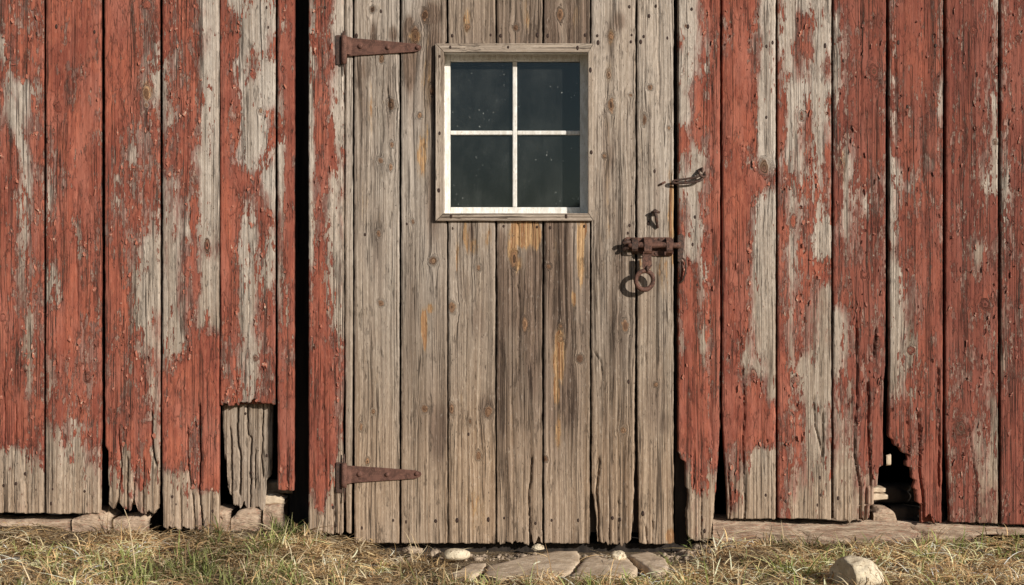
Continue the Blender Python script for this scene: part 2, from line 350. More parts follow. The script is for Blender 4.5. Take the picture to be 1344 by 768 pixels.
def board(parent, left, right, top, bottom, mat, y0=0.0, thick=.022, paint=None, dark=None, drow=60, knots=(), fresh=(), stains=(), cracks=(),
          warm=lambda X, Y: X*0, tone=0.0, label=None, rough_edge=0.6, dx=1.25, dy=2.2, name='board', grooves=(), nails=(), rag=None, rot=0.0):
    """left/right: number or [(py,px)..]; bottom: number or [(u,py)..]; everything in photo pixels."""
    BN[0] += 1; seed = BN[0]
    L = left if isinstance(left, list) else [(0, left)]; Rr = right if isinstance(right, list) else [(0, right)]
    wpx = np.mean([p[1] for p in Rr])-np.mean([p[1] for p in L])
    nx = max(8, int(wpx/dx)); bl = bottom if isinstance(bottom, list) else [(0, bottom), (1, bottom)]
    bmax = max(p[1] for p in bl); bmin = min(p[1] for p in bl)
    u = np.linspace(0, 1, nx+1); u = np.where(u < .5, .5*(2*u)**1.12, 1-.5*(2-2*u)**1.12)
    bu = interp_list(bl, u)
    rg = (bmax-bmin > 3) if rag is None else rag
    amp = 1.1 if not rg else 5.0
    bu = bu+(vnoise(np.floor(u*wpx/3.6)+seed*7, u*0, seed)-.5)*amp+(vnoise(u*wpx/9+seed*3, u*0+4, seed)-.5)*amp*.8
    for (gx, w_, dep) in grooves:   # splits that open from the lower end
        uu = (gx-np.interp(bmax, [p[0] for p in L], [p[1] for p in L]))/wpx
        bu = bu-dep*np.exp(-((u-uu)*wpx/w_)**2)
    t0 = min(bmin, bu.min())-60
    vis_top = max(top, -12)
    rows = []
    if top < vis_top: rows += list(np.arange(top, vis_top, 22.0))
    ny1 = max(2, int((t0-vis_top)/dy)) if t0 > vis_top else 1
    rows += list(np.linspace(vis_top, max(t0, vis_top+1), ny1, endpoint=False))
    base_rows = np.array(rows)
    nl = 40
    PY = np.zeros((len(base_rows)+nl+1, nx+1)); PY[:len(base_rows)] = base_rows[:, None]
    tt = np.linspace(0, 1, nl+1)[:, None]; s0 = max(t0, vis_top+1)
    PY[len(base_rows):] = s0+(bu[None]-s0)*tt
    lx = interp_list(L, PY); rx = interp_list(Rr, PY)
    vis = sm(-40, 0, PY)
    e1 = (fbm(PY/14, PY*0+1.5, seed+5, 3)-.5)*rough_edge*2.2; e2 = (fbm(PY/14, PY*0+7.5, seed+9, 3)-.5)*rough_edge*2.2
    low = sm(bmax-130, bmax, PY)*rot
    e1 = e1+low*((fbm(PY/26, PY*0+3.5, seed+2, 4)-.45)*8+(vnoise(np.floor(PY/11.0), PY*0, seed+8)-.4)*3); e2 = e2-low*((fbm(PY/26, PY*0+9.5, seed+3, 4)-.45)*8+(vnoise(np.floor(PY/12.5), PY*0+3, seed+8)-.4)*3)
    lx = lx+e1; rx = rx+e2
    PX = lx+(rx-lx)*u[None]
    # relief
    ex = np.minimum(PX-lx, rx-PX)
    D = -.0022*(1-sm(0, 2.6, ex))**1.5
    D += (fbm(PX/22+seed*5, PY/170, seed, 3)-.5)*.0035
    g = fbm(PX/3.2+seed*11, PY/95, seed+21, 3)
    D += (g-.5)*.0014*(1+1.6*low)
    D += -.004*low*sm(.50, .60, fbm(PX/2.4, PY/110, seed+31, 2))
    KN = np.zeros_like(PX); GX = PX.copy(); GY = PY.copy()
    GX = GX+(fbm(PX/40+seed, PY/170, seed+41, 2)-.5)*6
    for k in knots:
        (kx, ky, kr) = k[:3]
        ddx = PX-kx; ddy = (PY-ky)*.8; ka = .45+.75*((kx*7.31+ky*3.17) % 1); ddy = ddy*ka; rho = np.sqrt(ddx**2+ddy**2)*(1+.9*(fbm(PX/4, PY/5, seed+int(kx), 3)-.5))+1e-6; kr = kr*.8
        far = np.exp(-(rho/(kr*5))**2)
        sh = np.where(rho > kr, -ddx*(kr*kr*.8)/(rho*rho), -ddx*.8)*np.maximum(far, .0)
        GX = np.where(rho > kr, GX+sh, GX)
        ins = 1-sm(kr*.85, kr*1.15, rho)
        GX = GX*(1-ins)+(kx+seed*3+rho*1.2)*ins; GY = GY*(1-ins)+ky*ins
        KN = np.maximum(KN, (1-sm(kr*.25, kr*1.25, rho)))
        D += .0012*np.exp(-(rho/kr)**2)-.0016*np.exp(-((rho-kr)/(kr*.22+.4))**2)*(.5 if len(k) < 4 else 1)
    for cr in cracks:               # (points [(px,py)..], half-width px, depth m)
        pts, hw, dep = cr
        ysr = [p[1] for p in pts]; cx = np.interp(PY, ysr, [p[0] for p in pts])+(fbm(PY/34, PY*0, seed+60, 2)-.5)*4+(vnoise(PY/3.5, PY*0, seed+63)-.5)*.7
        on = sm(ysr[0]-4, ysr[0]+6, PY)*(1-sm(ysr[-1]-4, ysr[-1]+3, PY))
        if ysr[-1] >= bmax-8: on = sm(ysr[0]-4, ysr[0]+6, PY)
        D += -dep*on*(1-sm(hw*.4, hw+.9, np.abs(PX-cx)))
    k = (DIST+y0)/DIST
    X = (PX-672)*S*k; Z = CZ-(PY-384)*S*k; Y = y0-D
    nr, nc = X.shape
    V = np.stack([X, Y, Z], -1).reshape(-1, 3)
    idx = np.arange(nr*nc).reshape(nr, nc)
    F = np.stack([idx[:-1, :-1], idx[1:, :-1], idx[1:, 1:], idx[:-1, 1:]], -1).reshape(-1, 4)
    # back
    lid = idx[:, 0]; rid = idx[:, -1]; B = V.copy()
    ring = np.concatenate([idx[:, 0], idx[-1, 1:], idx[::-1, -1][1:], idx[0, ::-1][1:-1]])
    bv = V[ring].copy(); bv[:, 1] = y0+thick
    nb = len(V); rb = np.arange(len(ring))+nb
    r2 = np.roll(ring, -1); rb2 = np.roll(rb, -1)
    F2 = np.stack([ring, rb, rb2, r2], -1)
    # back cap rows
    lb = rb[:nr]; rbk = rb[nr+nc-2:nr+nc-2+nr][::-1]
    F3 = np.stack([lb[:-1], rbk[:-1], rbk[1:], lb[1:]], -1)
    VV = np.concatenate([V, bv]); FF = np.concatenate([F, F2, F3])
    base = worldloc(parent); VV = VV-np.array(base)
    me = np_mesh(name, VV, FF)
    sf = np.ones(len(me.polygons), dtype=bool); sf[len(F):] = False; me.polygons.foreach_set('use_smooth', sf)
    o = link_mesh(name, me, parent, mat)
    U = (PX-np.interp(PY, [p[0] for p in L], [p[1] for p in L]))/np.maximum(1, interp_list(Rr, PY)-interp_list(L, PY))
    un = np.clip((PX-np.mean([L[0][1]]))/(Rr[0][1]-L[0][1]), 0, 1)
    pj = bilin(parse(paint), un, PY/30) if paint else np.zeros_like(PX)
    dj = bilin(parse(dark), un, PY/drow) if dark else np.zeros_like(PX)
    dj = np.clip(dj+ell(PX, PY, stains), 0, 1.2)
    fj = ell(PX, PY, fresh)
    wj = np.clip(warm(PX, PY), 0, 1)
    rep = lambda A: np.concatenate([A.reshape(-1), A.reshape(-1)[ring]])
    pale = np.clip((1-sm(180, 520, PY))*(1-wj*.6)+.9*(fbm(PX/30+seed*9, PY/110, seed+77, 3)-.5), 0, 1); ca = np.stack([rep(pj), rep(dj), rep(fj), rep(pale)], -1); cb = np.stack([rep(KN), rep(wj), rep(pj*0+tone), np.ones(len(VV))], -1)
    gc = np.stack([rep(GX)*S+seed*1.37, rep(GX)*0+seed*3.1, rep(GY)*S], -1)
    gc[nb:, 1] += .5
    a = me.attributes.new('ca', 'FLOAT_COLOR', 'POINT'); a.data.foreach_set('color', ca.astype(np.float32).ravel())
    a = me.attributes.new('cb', 'FLOAT_COLOR', 'POINT'); a.data.foreach_set('color', cb.astype(np.float32).ravel())
    a = me.attributes.new('gc', 'FLOAT_VECTOR', 'POINT'); a.data.foreach_set('vector', gc.astype(np.float32).ravel())
    if label: o['label'] = label
    for (nx_, ny_) in nails: add_nail(o, nx_, ny_, y0)
    if paint is not None and dx < 2:   # lifted, curling flakes of the paint itself
        rg = np.random.default_rng(seed+500); vis_ = (PY > 0) & (PY < bmax-4) & (pj > .30) & (pj < .93)
        ci = np.argwhere(vis_); wt_ = np.exp(-((pj[vis_]-.58)/.17)**2); wt_ = wt_/wt_.sum()
        nf = int(95*wpx/70); ci = ci[rg.choice(len(ci), nf, p=wt_)]
        GU, GV = 4, 5; Vf = []; Ff = []
        for (a_, b_) in ci:
            cx, cy = PX[a_, b_], PY[a_, b_]; wd = rg.uniform(1.2, 4.2); ln = rg.uniform(2, 9); side = rg.integers(0, 3); lift = rg.uniform(.0012, .0045); an = rg.normal(0, .16)
            wl_, wr_ = rg.uniform(.35, 1.2, 2); jt = rg.uniform(-.28, .28, (GV, 2)); jt[0] = rg.uniform(.2, .45, 2)*[1, -1]; jt[-1] = rg.uniform(.1, .45, 2)*[1, -1]
            if min(cx-lx[a_, 0], rx[a_, 0]-cx) < wd+1.5: continue
            yb_ = Y[a_, b_]-.0006; o0 = len(Vf)
            for v_ in range(GV):
                for u_ in range(GU):
                    uu = u_/(GU-1); vv_ = v_/(GV-1); xx = (-.5+jt[v_, 0]*wl_)*(1-uu)+(.5+jt[v_, 1]*wr_)*uu; yy = vv_-.5+.12*math.sin(uu*5+cx)
                    e_ = (uu if side == 0 else 1-uu if side == 1 else vv_)**2.2
                    px_ = cx+xx*wd+yy*ln*an; py_ = cy+yy*ln; dd_ = e_*lift; 
                    if side == 0: px_ -= e_*wd*.25
                    if side == 1: px_ += e_*wd*.25
                    Vf.append(((px_-672)*S*k, yb_-dd_, CZ-(py_-384)*S*k))
            for v_ in range(GV-1):
                for u_ in range(GU-1): q = o0+v_*GU+u_; Ff.append((q, q+GU, q+GU+1, q+1))
        fo = obj('paint_flakes', Vf, Ff, M['flake_dark'] if tone > .2 else M['flake'], o, True); fo['kind'] = 'stuff'
    return o

nail_me = None
def add_nail(parent, px, py, y0, r=.0036):
    global nail_me
    if nail_me is None:
        V = []; F = []; n = 10
        for j, (rr, yy) in enumerate([(1, .003), (1, -.0002), (.75, -.0012), (.3, -.0014)]):
            for i in range(n):
                a = 2*math.pi*i/n; V.append((rr*.0036*math.cos(a), yy, rr*.0036*math.sin(a)))
        for j in range(3):
            for i in range(n): F.append((j*n+i, j*n+(i+1) % n, (j+1)*n+(i+1) % n, (j+1)*n+i))
        F.append(tuple(3*n+i for i in range(n)))
        nail_me = bpy.data.meshes.new('nail'); nail_me.from_pydata(V, [], F); nail_me.materials.append(M['nail'])
    o = bpy.data.objects.new('nail', nail_me); col.objects.link(o); o.parent = parent
    p = W(px, py, y0); o.location = p-worldloc(parent); s = random.uniform(1.0, 1.45); o.scale = (s*.8, 1, s*random.uniform(1, 1.5))
    return o
bw = lambda X, Y: .18+.45*sm(560, 680, Y)           # bare wood under the red paint: warmer towards the ground
TOP = -390
# ---- left boards
B1 = ["266655","567445","535776","364776","261134","340146","575156","478326","777425","787225","787336","787347","787246","787255","687624","787635","788646","888836","889957","889977","231145","000000","000000","000000"]
B2 = ["887775","887887","886787","876777","876786","877787","487885","367887","346896","387896","468386","678457","248577","338886","688836","787645","466656","466556","665566","334346","012124","001112","000100","000000"]
B3 = ["888755","888745","889844","889843","887723","888645","764445","654345","646444","634544","566543","665411","775301","886301","876312","767422","674653","674753","766764","876774","553663","142542","112322","112322"]
B4 = ["578510","667510","646632","436710","356732","347710","457513","678311","225510","224621","123512","114633","114610","124510","114521","113788","377899","798899","898789","897578","896489","122589","000000","000000"]
B5 = ["524413","763122","772214","732402","863200","763114","763004","842213","887631","984363","981374","961252","871333","781244","771255","672136","462155","562355","562355"]
B6 = ["566788","434678","667888","556688","556888","446778","334788","223677","223688","234787","344788","446788","344778","334567","333466","444566","555666","777788","888888","888888","788888","446667","446667"]
J1 = ["255631","466421","366532","246421","276321","167322","277643","167764","267311","156311","254211","277311","477311","577321","577532","577743","788874","888874","888873","888884","888862","888631","368200","000000"]
J2 = ["111488","101468","411348","201348","127758","115878","654568","432358","221248","432468","431368","112478","586348","587348","587458","387238","588458","788877","888877","888877","458655","236722","112301","000000"]
R1 = ["888810","588510","588321","888532","899701","899700","786700","786511","899874","999500","999300","889300","778200","777300","778100","675200","773211","885851","888886","888997","444101","332100","351000","000000"]
R2 = ["410311","316611","327511","314215","311212","921523","712534","321534","543534","634534","634522","514522","614656","535511","634411","736311","843211","843211","635212","646212","654112","642113","531111","331111"]
R3 = ["576777","366776","355676","245666","355886","566886","655786","534676","624554","623345","424565","725666","767765","576665","235665","224555","235555","345555","234676","223778","222776","122332","111211","111211"]
R4 = ["478674","588575","698775","477776","477674","377663","377665","277643","234577","256676","267776","367776","146787","124587","123577","123676","234565","344575","565466","776576","555687","555888","555788","555788"]
R5 = ["777753","776763","777664","776664","777663","777653","777752","776642","777631","777666","766777","766255","765466","776655","776656","766556","656555","555545","566543","565333","465322","356322","456322","456322"]
R6 = ["466666","477677","467776","366776","467777","567776","466676","367776","267776","366776","466776","466676","476676","477777","467776","467776","477777","577777","688887","788888","788888","788888","788888","788888"]
board(barn, -94, -21, TOP, 674, M['painted'], paint=B3[:20]+["000000"]*4, warm=bw)
board(barn, -18, 57, TOP, [(0, 672), (.6, 674), (1, 673)], M['painted'], paint=B1, warm=bw, knots=[(43, 4, 4), (3, 417, 5), (47, 390, 4)], thick=.024, y0=.001,
      cracks=[([(6, 470), (5, 672)], .6, .006), ([(20, 530), (19, 674)], .7, .006), ([(34, 590), (36, 674)], .5, .005)], nails=[(5, 637), (33, 622), (21, 635), (47, 643), (48, 44)],
      label='board with pale bare streaks, at the far left of the wall')
board(barn, 60, [(0, 132), (560, 133), (600, 131), (700, 130)], TOP, 674, M['painted'], y0=-.001, paint=B2, warm=bw, knots=[(76, 141, 6.5), (115, 495, 7)],
      fresh=[(76, 141, 8, 8, .35)], cracks=[([(101, 240), (100, 330), (102, 420)], .5, .004), ([(110, 415), (109, 450), (113, 520)], .6, .005)],
      nails=[(69, 642), (67, 661), (111, 645), (74, 35), (124, 42)], label='board mostly red with a small brown knot near the top')
board(barn, [(0, 137), (585, 138), (592, 142), (640, 141), (700, 143)], [(0, 209), (560, 210), (640, 209), (700, 208)], TOP,
      [(0, 660), (.1, 668), (.2, 655), (.32, 666), (.42, 672), (.5, 652), (.58, 671), (.66, 676), (.8, 672), (.9, 674), (1, 669)], M['painted'], y0=-.003, paint=B3,
      warm=bw, knots=[(193, 6, 6), (192, 122, 7), (192, 138, 4)], fresh=[(193, 120, 9, 16, .55)], rot=.6,
      cracks=[([(156, 560), (158, 610), (155, 670)], .8, .009), ([(166, 600), (168, 675)], .9, .012), ([(177, 610), (175, 675)], .7, .01), ([(199, 540), (201, 600), (204, 612)], 1.1, .012), ([(187, 600), (188, 675)], .6, .008)],
      label='board worn to grey grain along its right side, with a ragged end')
board(barn, [(0, 213), (420, 213.5), (520, 212), (610, 213), (700, 214)], 287, TOP, [(0, 692), (.35, 693), (.5, 694), (.8, 695), (1, 690)], M['painted'], y0=-.005, paint=B4, warm=bw,
      knots=[(272, 322, 5)], cracks=[([(247, 560), (246, 600), (250, 640)], .9, .008), ([(262, 530), (263, 600), (261, 645), (266, 695)], 1.1, .012), ([(236, 640), (238, 695)], .6, .008), ([(252, 645), (256, 695)], .7, .01)],
      nails=[(226, 652), (279, 671), (231, 662)], label='board bare and pale at upper right, solid red lower down, longest on the left')
board(barn, 289, 361, TOP, [(0, 530), (.3, 531), (.34, 529), (.55, 527), (1, 529)], M['painted'], y0=.000, paint=B5, warm=lambda X, Y: X*0+.08,
      knots=[(342, 145, 4), (335, 470, 4)], cracks=[([(325, 270), (326, 400), (325, 530)], .6, .005), ([(308, 470), (310, 530)], .5, .004)],
      nails=[(350, 10), (352, 36)], label='short board sawn off high above the ground, mostly bare pale wood')
board(barn, 364, [(0, 386), (600, 385.5), (660, 385)], TOP, [(0, 643), (1, 644)], M['painted'], y0=-.002, paint=B6, warm=bw, tone=.12, knots=[(371, 90, 3), (374, 357, 3)],
      cracks=[([(376, 590), (378, 644)], .5, .006), ([(374, 300), (373, 352)], .5, .005)], label='narrow red board beside the dark gap')
board(barn, 405, [(0, 450), (500, 450), (560, 448), (600, 449)], TOP, [(0, 698), (1, 703)], M['painted'], y0=-.030, thick=.045, paint=J1, warm=bw,
      cracks=[([(425, 480), (427, 640), (424, 700)], .6, .006), ([(438, 640), (440, 702)], .6, .008), ([(446, 655), (446, 702)], .5, .006)],
      nails=[(437, 666), (427, 10), (441, 690)], label='upright post left of the door, carrying both hinges', name='door_post')
board(barn, [(0, 453), (440, 453), (690, 454)], [(0, 462.5), (430, 463), (600, 462), (660, 461)], TOP, [(0, 698), (1, 701)], M['door'], y0=-.004, thick=.03,
      paint=None, dark=["222", "222"], warm=lambda X, Y: .1+.4*sm(520, 680, Y), name='trim_strip')
# right of the door
j2l = [(0, 890.5), (594, 890.5), (597, 893), (604, 894), (606, 900), (640, 901), (643, 904), (668, 903), (671, 901), (720, 903)]
board(barn, j2l, [(0, 945), (560, 945), (640, 940), (690, 935), (720, 934)], TOP, [(0, 706), (.5, 710), (1, 706)], M['painted'], y0=-.008, thick=.04, paint=J2, warm=bw, rot=.5,
      knots=[(900, 34, 3)], cracks=[([(933, -20), (933, 300), (933.5, 590)], .8, .004), ([(909, 590), (911, 640)], .8, .006), ([(920, 640), (922, 712)], .5, .008)],
      nails=[(912, 285), (909, 321), (908, 12), (903, 35), (915, 374), (925, 697)], label='upright post right of the door, carrying the hook', name='door_post')
board(barn, [(0, 948), (540, 948), (600, 951), (640, 954), (700, 956)], 1018, TOP, 681, M['painted'], y0=-.003, paint=R1, warm=bw, knots=[(1003, 220, 9), (952, 202, 3), (989, 492, 5)],
      fresh=[(1003, 220, 9, 9, .4)], cracks=[([(975, 480), (976, 600), (978, 681)], .8, .008), ([(956, 610), (959, 681)], .6, .008), ([(986, 60), (988, 400)], .5, .002)],
      nails=[(1006, 61), (1005, 650), (1014, 56), (1006, 154)], label='board half red and half bare, the bare strip along its right side')
board(barn, 1021, 1091, TOP, [(0, 680), (1, 682)], M['painted'], y0=.001, paint=R2, warm=bw, knots=[(1046, 498, 6), (1041, 290, 5), (1052, 153, 4)],
      cracks=[([(1068, 520), (1070, 560), (1080, 600)], .8, .008), ([(1080, 540), (1080, 610)], .8, .008)], nails=[(1031, 658), (1076, 627), (1077, 650), (1073, 663), (1027, 252), (1083, 60)],
      label='board covered in small flakes of red paint over pale wood, darkly nailed near the bottom')
board(barn, 1094, [(0, 1163), (480, 1162), (500, 1160), (560, 1159), (612, 1159.5), (613, 1154), (638, 1153), (640, 1148), (662, 1148), (664, 1142), (700, 1141)], TOP, [(0, 683), (.6, 684), (1, 680)], M['painted'], y0=-.002,
      paint=R3, warm=bw, tone=.45, knots=[(1147, 94, 7), (1134, 360, 5), (1151, 450, 5)], rot=.5, fresh=[(1104, 215, 7, 40, .42)],
      cracks=[([(1129, -20), (1130, 160)], .6, .005), ([(1124, 420), (1126, 520), (1122, 600), (1128, 640), (1130, 684)], 1.0, .011), ([(1140, 500), (1142, 640)], 1.0, .010), ([(1136, 640), (1137, 684)], .8, .01), ([(1150, 430), (1147, 470)], 1.4, .01)],
      nails=[(1100, 654), (1107, 80)], label='board with its lower right corner rotted away')
board(barn, [(0, 1167), (480, 1168), (560, 1166), (574, 1166), (577, 1171), (585, 1173), (587, 1180), (594, 1183), (596, 1191), (603, 1192), (604, 1188), (612, 1189), (614, 1196), (628, 1197), (630, 1202), (641, 1199), (643, 1203), (660, 1203), (662, 1209), (700, 1210)], [(0, 1238), (560, 1237), (700, 1236)], TOP,
      [(0, 684), (.45, 672), (.55, 684), (.75, 685), (1, 685)], M['painted'], y0=-.003, paint=R4, warm=bw, tone=.35, rot=.5, knots=[(1195, 460, 5)],
      cracks=[([(1211, -20), (1212, 240)], .6, .004), ([(1215, 12), (1214, 62)], .6, .004), ([(1175, 70), (1177, 160)], 1.0, .006), ([(1208, 150), (1210, 240)], .9, .006), ([(1206, 540), (1208, 620), (1213, 684)], 1.2, .012), ([(1190, 530), (1193, 600)], 1, .01), ([(1232, 480), (1233, 640)], .8, .01)],
      nails=[(1179, 56), (1228, 60), (1191, 140)], label='board with its lower left corner broken off above a dark hole')
board(barn, [(0, 1242), (560, 1241), (600, 1243), (640, 1245), (700, 1248)], 1310, TOP, [(0, 685), (1, 687)], M['painted'], y0=0, paint=R5, warm=bw, tone=.55, knots=[(1309, 92, 5, 1), (1306, 187, 4), (1293, 400, 7), (1261, 562, 9), (1277, 40, 4)],
      fresh=[(1293, 402, 8, 8, .4)], cracks=[([(1272, 560), (1280, 620), (1282, 687)], .7, .006), ([(1277, 130), (1279, 220)], .5, .004)], label='dull brownish red board with a round knot low down')
board(barn, 1314, 1388, TOP, [(0, 688), (1, 690)], M['painted'], y0=-.002, paint=R6, warm=bw, tone=.5, label='board at the far right of the wall', knots=[(1336, 50, 4)], nails=[(1325, 675)])
for k, (a, b) in enumerate([(1391, 1464), (1467, 1541), (1544, 1618), (1621, 1694), (1697, 1770), (1773, 1835)]): board(barn, a, b, TOP, 689, M['painted'], paint=[R3, R5, R2][k % 3], warm=bw, tone=.4, dx=3, dy=6)
for k, (a, b) in enumerate([(-173, -98), (-250, -177), (-330, -253), (-407, -333), (-490, -410)]): board(barn, a, b, TOP, 676, M['painted'], paint=[B4, B2, B5+["000000"]*5][k % 3], warm=bw, dx=3, dy=6)
# rotten board set back behind the sawn-off one
board(barn, [(520, 291), (560, 292), (600, 295), (640, 299), (655, 301)], [(520, 358), (600, 357), (625, 355), (630, 350), (670, 348)], 520,
      [(0, 640), (.12, 662), (.3, 668), (.42, 660), (.6, 672), (.75, 664), (1, 668)], M['door'], y0=.034, thick=.02, paint=None, dark=["232"]*12, warm=lambda X, Y: X*0+.25, rot=.45, dx=.9,
      cracks=[([(303, 560), (305, 610), (304, 668)], .5, .012), ([(313, 525), (312, 580), (317, 600), (315, 650)], 1.1, .016), ([(325, 530), (326, 570), (330, 575), (329, 668)], .7, .014), ([(336, 590), (335, 640)], .5, .010), ([(346, 540), (344, 600), (347, 630)], .5, .010), ([(297, 600), (298, 660)], .5, .010)],
      nails=[(322, 543), (350, 598), (330, 620)], label='rotten grey board set back below the sawn-off board')

# ------------------------------------------------------------------ the door
door = empty('barn_door', W(674, 716, 0)); 
tag(door, 'weathered unpainted plank door with a four-pane window, long rusty hinges and a sliding bolt', 'door')
dw = lambda X, Y: .20+.55*sm(430, 640, Y)+.12*np.sin(X/31.0)
DY = -.006
def dd(*r): return list(r)
K1 = [(489, 12, 5), (501, 77, 5), (513, 138, 7), (514, 190, 4), (500, 211, 5), (513, 219, 4), (497, 307, 4), (500, 398, 5), (474, 560, 3), (482, 606, 4), (490, 540, 4)]
board(door, 465, 524, TOP, [(0, 712), (1, 713)], M['door'], y0=DY, dark=dd("222", "233", "322", "222", "322", "322", "222", "222", "222", "222", "221", "111", "111"), warm=dw, knots=K1,
      stains=[(476, 120, 7, 70, .35), (512, 130, 8, 60, .3), (497, 330, 10, 60, .35), (480, 90, 8, 20, .5), (490, 45, 5, 18, .6), (472, 95, 5, 30, .45), (516, 45, 6, 12, .6)], fresh=[(486, 145, 4, 40, .36), (479, 260, 5, 30, .3)],
      cracks=[([(489, -20), (488, 180)], .5, .003), ([(509, 112), (511, 150)], .7, .006)], nails=[(475, 693), (516, 683), (500, 15), (468, 47), (479, 308)])
board(door, 526.5, [(0, 586), (54, 586), (58, 583), (288, 583), (292, 586.5), (700, 587)], TOP, [(0, 713), (1, 713)], M['door'], y0=DY+.001, dark=dd("255", "764", "543", "333", "233", "234", "223", "234", "234", "355", "234", "111", "111"),
      warm=lambda X, Y: dw(X, Y)+.25*(1-sm(120, 260, Y))*sm(545, 570, X), knots=[(545, 48, 7), (551, 152, 4), (568, 119, 5), (558, 20, 6), (557, 536, 6), (569, 343, 6), (542, 291, 3)],
      stains=[(570, 90, 12, 70, .5), (566, 20, 14, 18, .55), (568, 260, 10, 60, .35), (540, 420, 9, 90, .3), (536, 40, 8, 20, .7), (537, 85, 9, 35, .6), (575, 570, 11, 40, .55)], fresh=[(560, 110, 7, 60, .36), (575, 150, 4, 70, .34), (545, 48, 9, 9, .7), (554, 205, 9, 32, .62), (560, 180, 3, 40, .5), (557, 430, 5, 30, .85), (565, 405, 7, 8, .6)],
      nails=[(533, 685), (572, 684), (534, 294), (552, 62)])
mid = [(588.5, 650, "top3"), (652, 711.5, "top4"), (714, 774, "top5")]
dk_top = [dd("344", "455"), dd("566", "677"), dd("777", "888")]
for k, (a, b, _) in enumerate(mid):
    board(door, a, b, TOP, 58, M['door'], y0=DY+.0005*k, dark=dk_top[k], warm=lambda X, Y: .5+X*0, knots=[(a+25, 36, 5)] if k != 2 else [(735, 20, 6)], fresh=[(612, 30, 6, 22, .5)] if k == 0 else [(690, 20, 6, 25, .4), (757, 25, 5, 20, .42)],
          nails=[(a+5, 47), (b-6, 46)])
board(door, 588.5, 650, 288, [(0, 713), (1, 713)], M['door'], y0=DY-.001, dark=dd(*["333"]*5, "232", "223", "233", "223", "223", "111", "111", "111"), warm=dw, knots=[(628, 352, 4), (593, 403, 6), (593, 537, 5), (641, 541, 7), (628, 598, 5), (617, 553, 3)],
      stains=[(618, 312, 5, 22, .6), (598, 480, 5, 60, .2), (638, 535, 11, 16, .4), (628, 420, 9, 30, .35)], fresh=[(612, 310, 5, 26, .55), (622, 325, 8, 12, .5), (640, 310, 5, 20, .42), (600, 330, 4, 30, .4), (625, 670, 14, 40, .36), (594, 402, 6, 5, .5)],
      nails=[(600, 683), (641, 682), (594, 300), (615, 570)])
board(door, 652, 711.5, 288, [(0, 713), (.85, 712), (.9, 706), (1, 712)], M['door'], y0=DY+.001, dark=dd(*["444"]*5, "544", "888", "877", "876", "765", "544", "333", "222"), warm=lambda X, Y: dw(X, Y)*.8+.1, knots=[(675, 340, 6), (689, 426, 5)],
      stains=[(670, 390, 25, 45, .5), (660, 320, 8, 20, .4), (700, 420, 12, 120, .35)], fresh=[(687, 305, 20, 24, .95), (673, 328, 8, 22, .85), (703, 310, 8, 22, .85), (680, 345, 6, 12, .6)],
      cracks=[([(680, 288), (680, 350), (683, 420), (681, 500)], .7, .006), ([(698, 600), (694, 650), (697, 713)], 1.0, .012), ([(672, 520), (676, 640)], .5, .004)], nails=[(662, 680), (703, 687), (661, 297), (705, 298)], grooves=[(697, 1.5, 12)])
board(door, 714, [(0, 774), (700, 774)], 288, [(0, 713), (1, 714)], M['door'], y0=DY-.0005, dark=dd(*["664"]*5, "874", "986", "876", "875", "764", "433", "222", "222"), warm=lambda X, Y: dw(X, Y)*.8+.15, knots=[(736, 428, 4), (761, 470, 6), (720, 350, 4), (715, 602, 5), (736, 445, 4)],
      stains=[(735, 380, 14, 70, .5), (730, 545, 6, 50, .6), (750, 520, 12, 40, .4), (735, 315, 10, 20, .4)], fresh=[(762, 325, 6, 55, .8), (753, 392, 3.5, 12, .8), (734, 470, 8, 42, .95), (731, 510, 6, 25, .7), (733, 570, 5, 30, .5), (765, 302, 7, 16, .7)],
      nails=[(724, 683), (759, 683), (722, 299), (767, 297)])
board(door, [(0, 776), (640, 776.5), (655, 779), (680, 783), (720, 785)], [(0, 834), (600, 833), (680, 831), (700, 828), (720, 827)], TOP, [(0, 712), (.8, 714), (1, 709)], M['door'], y0=DY+.0015,
      dark=dd("112", "222", "111", "222", "232", "232", "333", "333", "333", "333", "222", "222", "222"), warm=dw, knots=[(802, 48, 6), (802, 138, 6), (821, 428, 6), (799, 98, 5), (828, 125, 3), (818, 565, 5), (793, 205, 4)],
      stains=[(795, 200, 6, 90, .38), (815, 330, 10, 60, .35), (810, 440, 14, 60, .3), (812, 28, 10, 14, .6), (802, 45, 6, 25, .5), (800, 205, 8, 20, .4), (786, 320, 6, 50, .3)], fresh=[(802, 48, 5, 14, .5), (799, 95, 5, 20, .4), (797, 300, 5, 20, .42), (796, 215, 5, 70, .32)],
      cracks=[([(786, 600), (784, 640), (786, 713)], 1.0, .012), ([(778, 460), (788, 475), (790, 500)], .7, .007), ([(800, 640), (799, 713)], .5, .006), ([(812, 650), (812, 713)], .5, .006)], nails=[(784, 47), (785, 56), (826, 9), (829, 46), (828, 55), (804, 680), (814, 682), (826, 296), (824, 306), (825, 501)], rot=.25, rough_edge=.9)
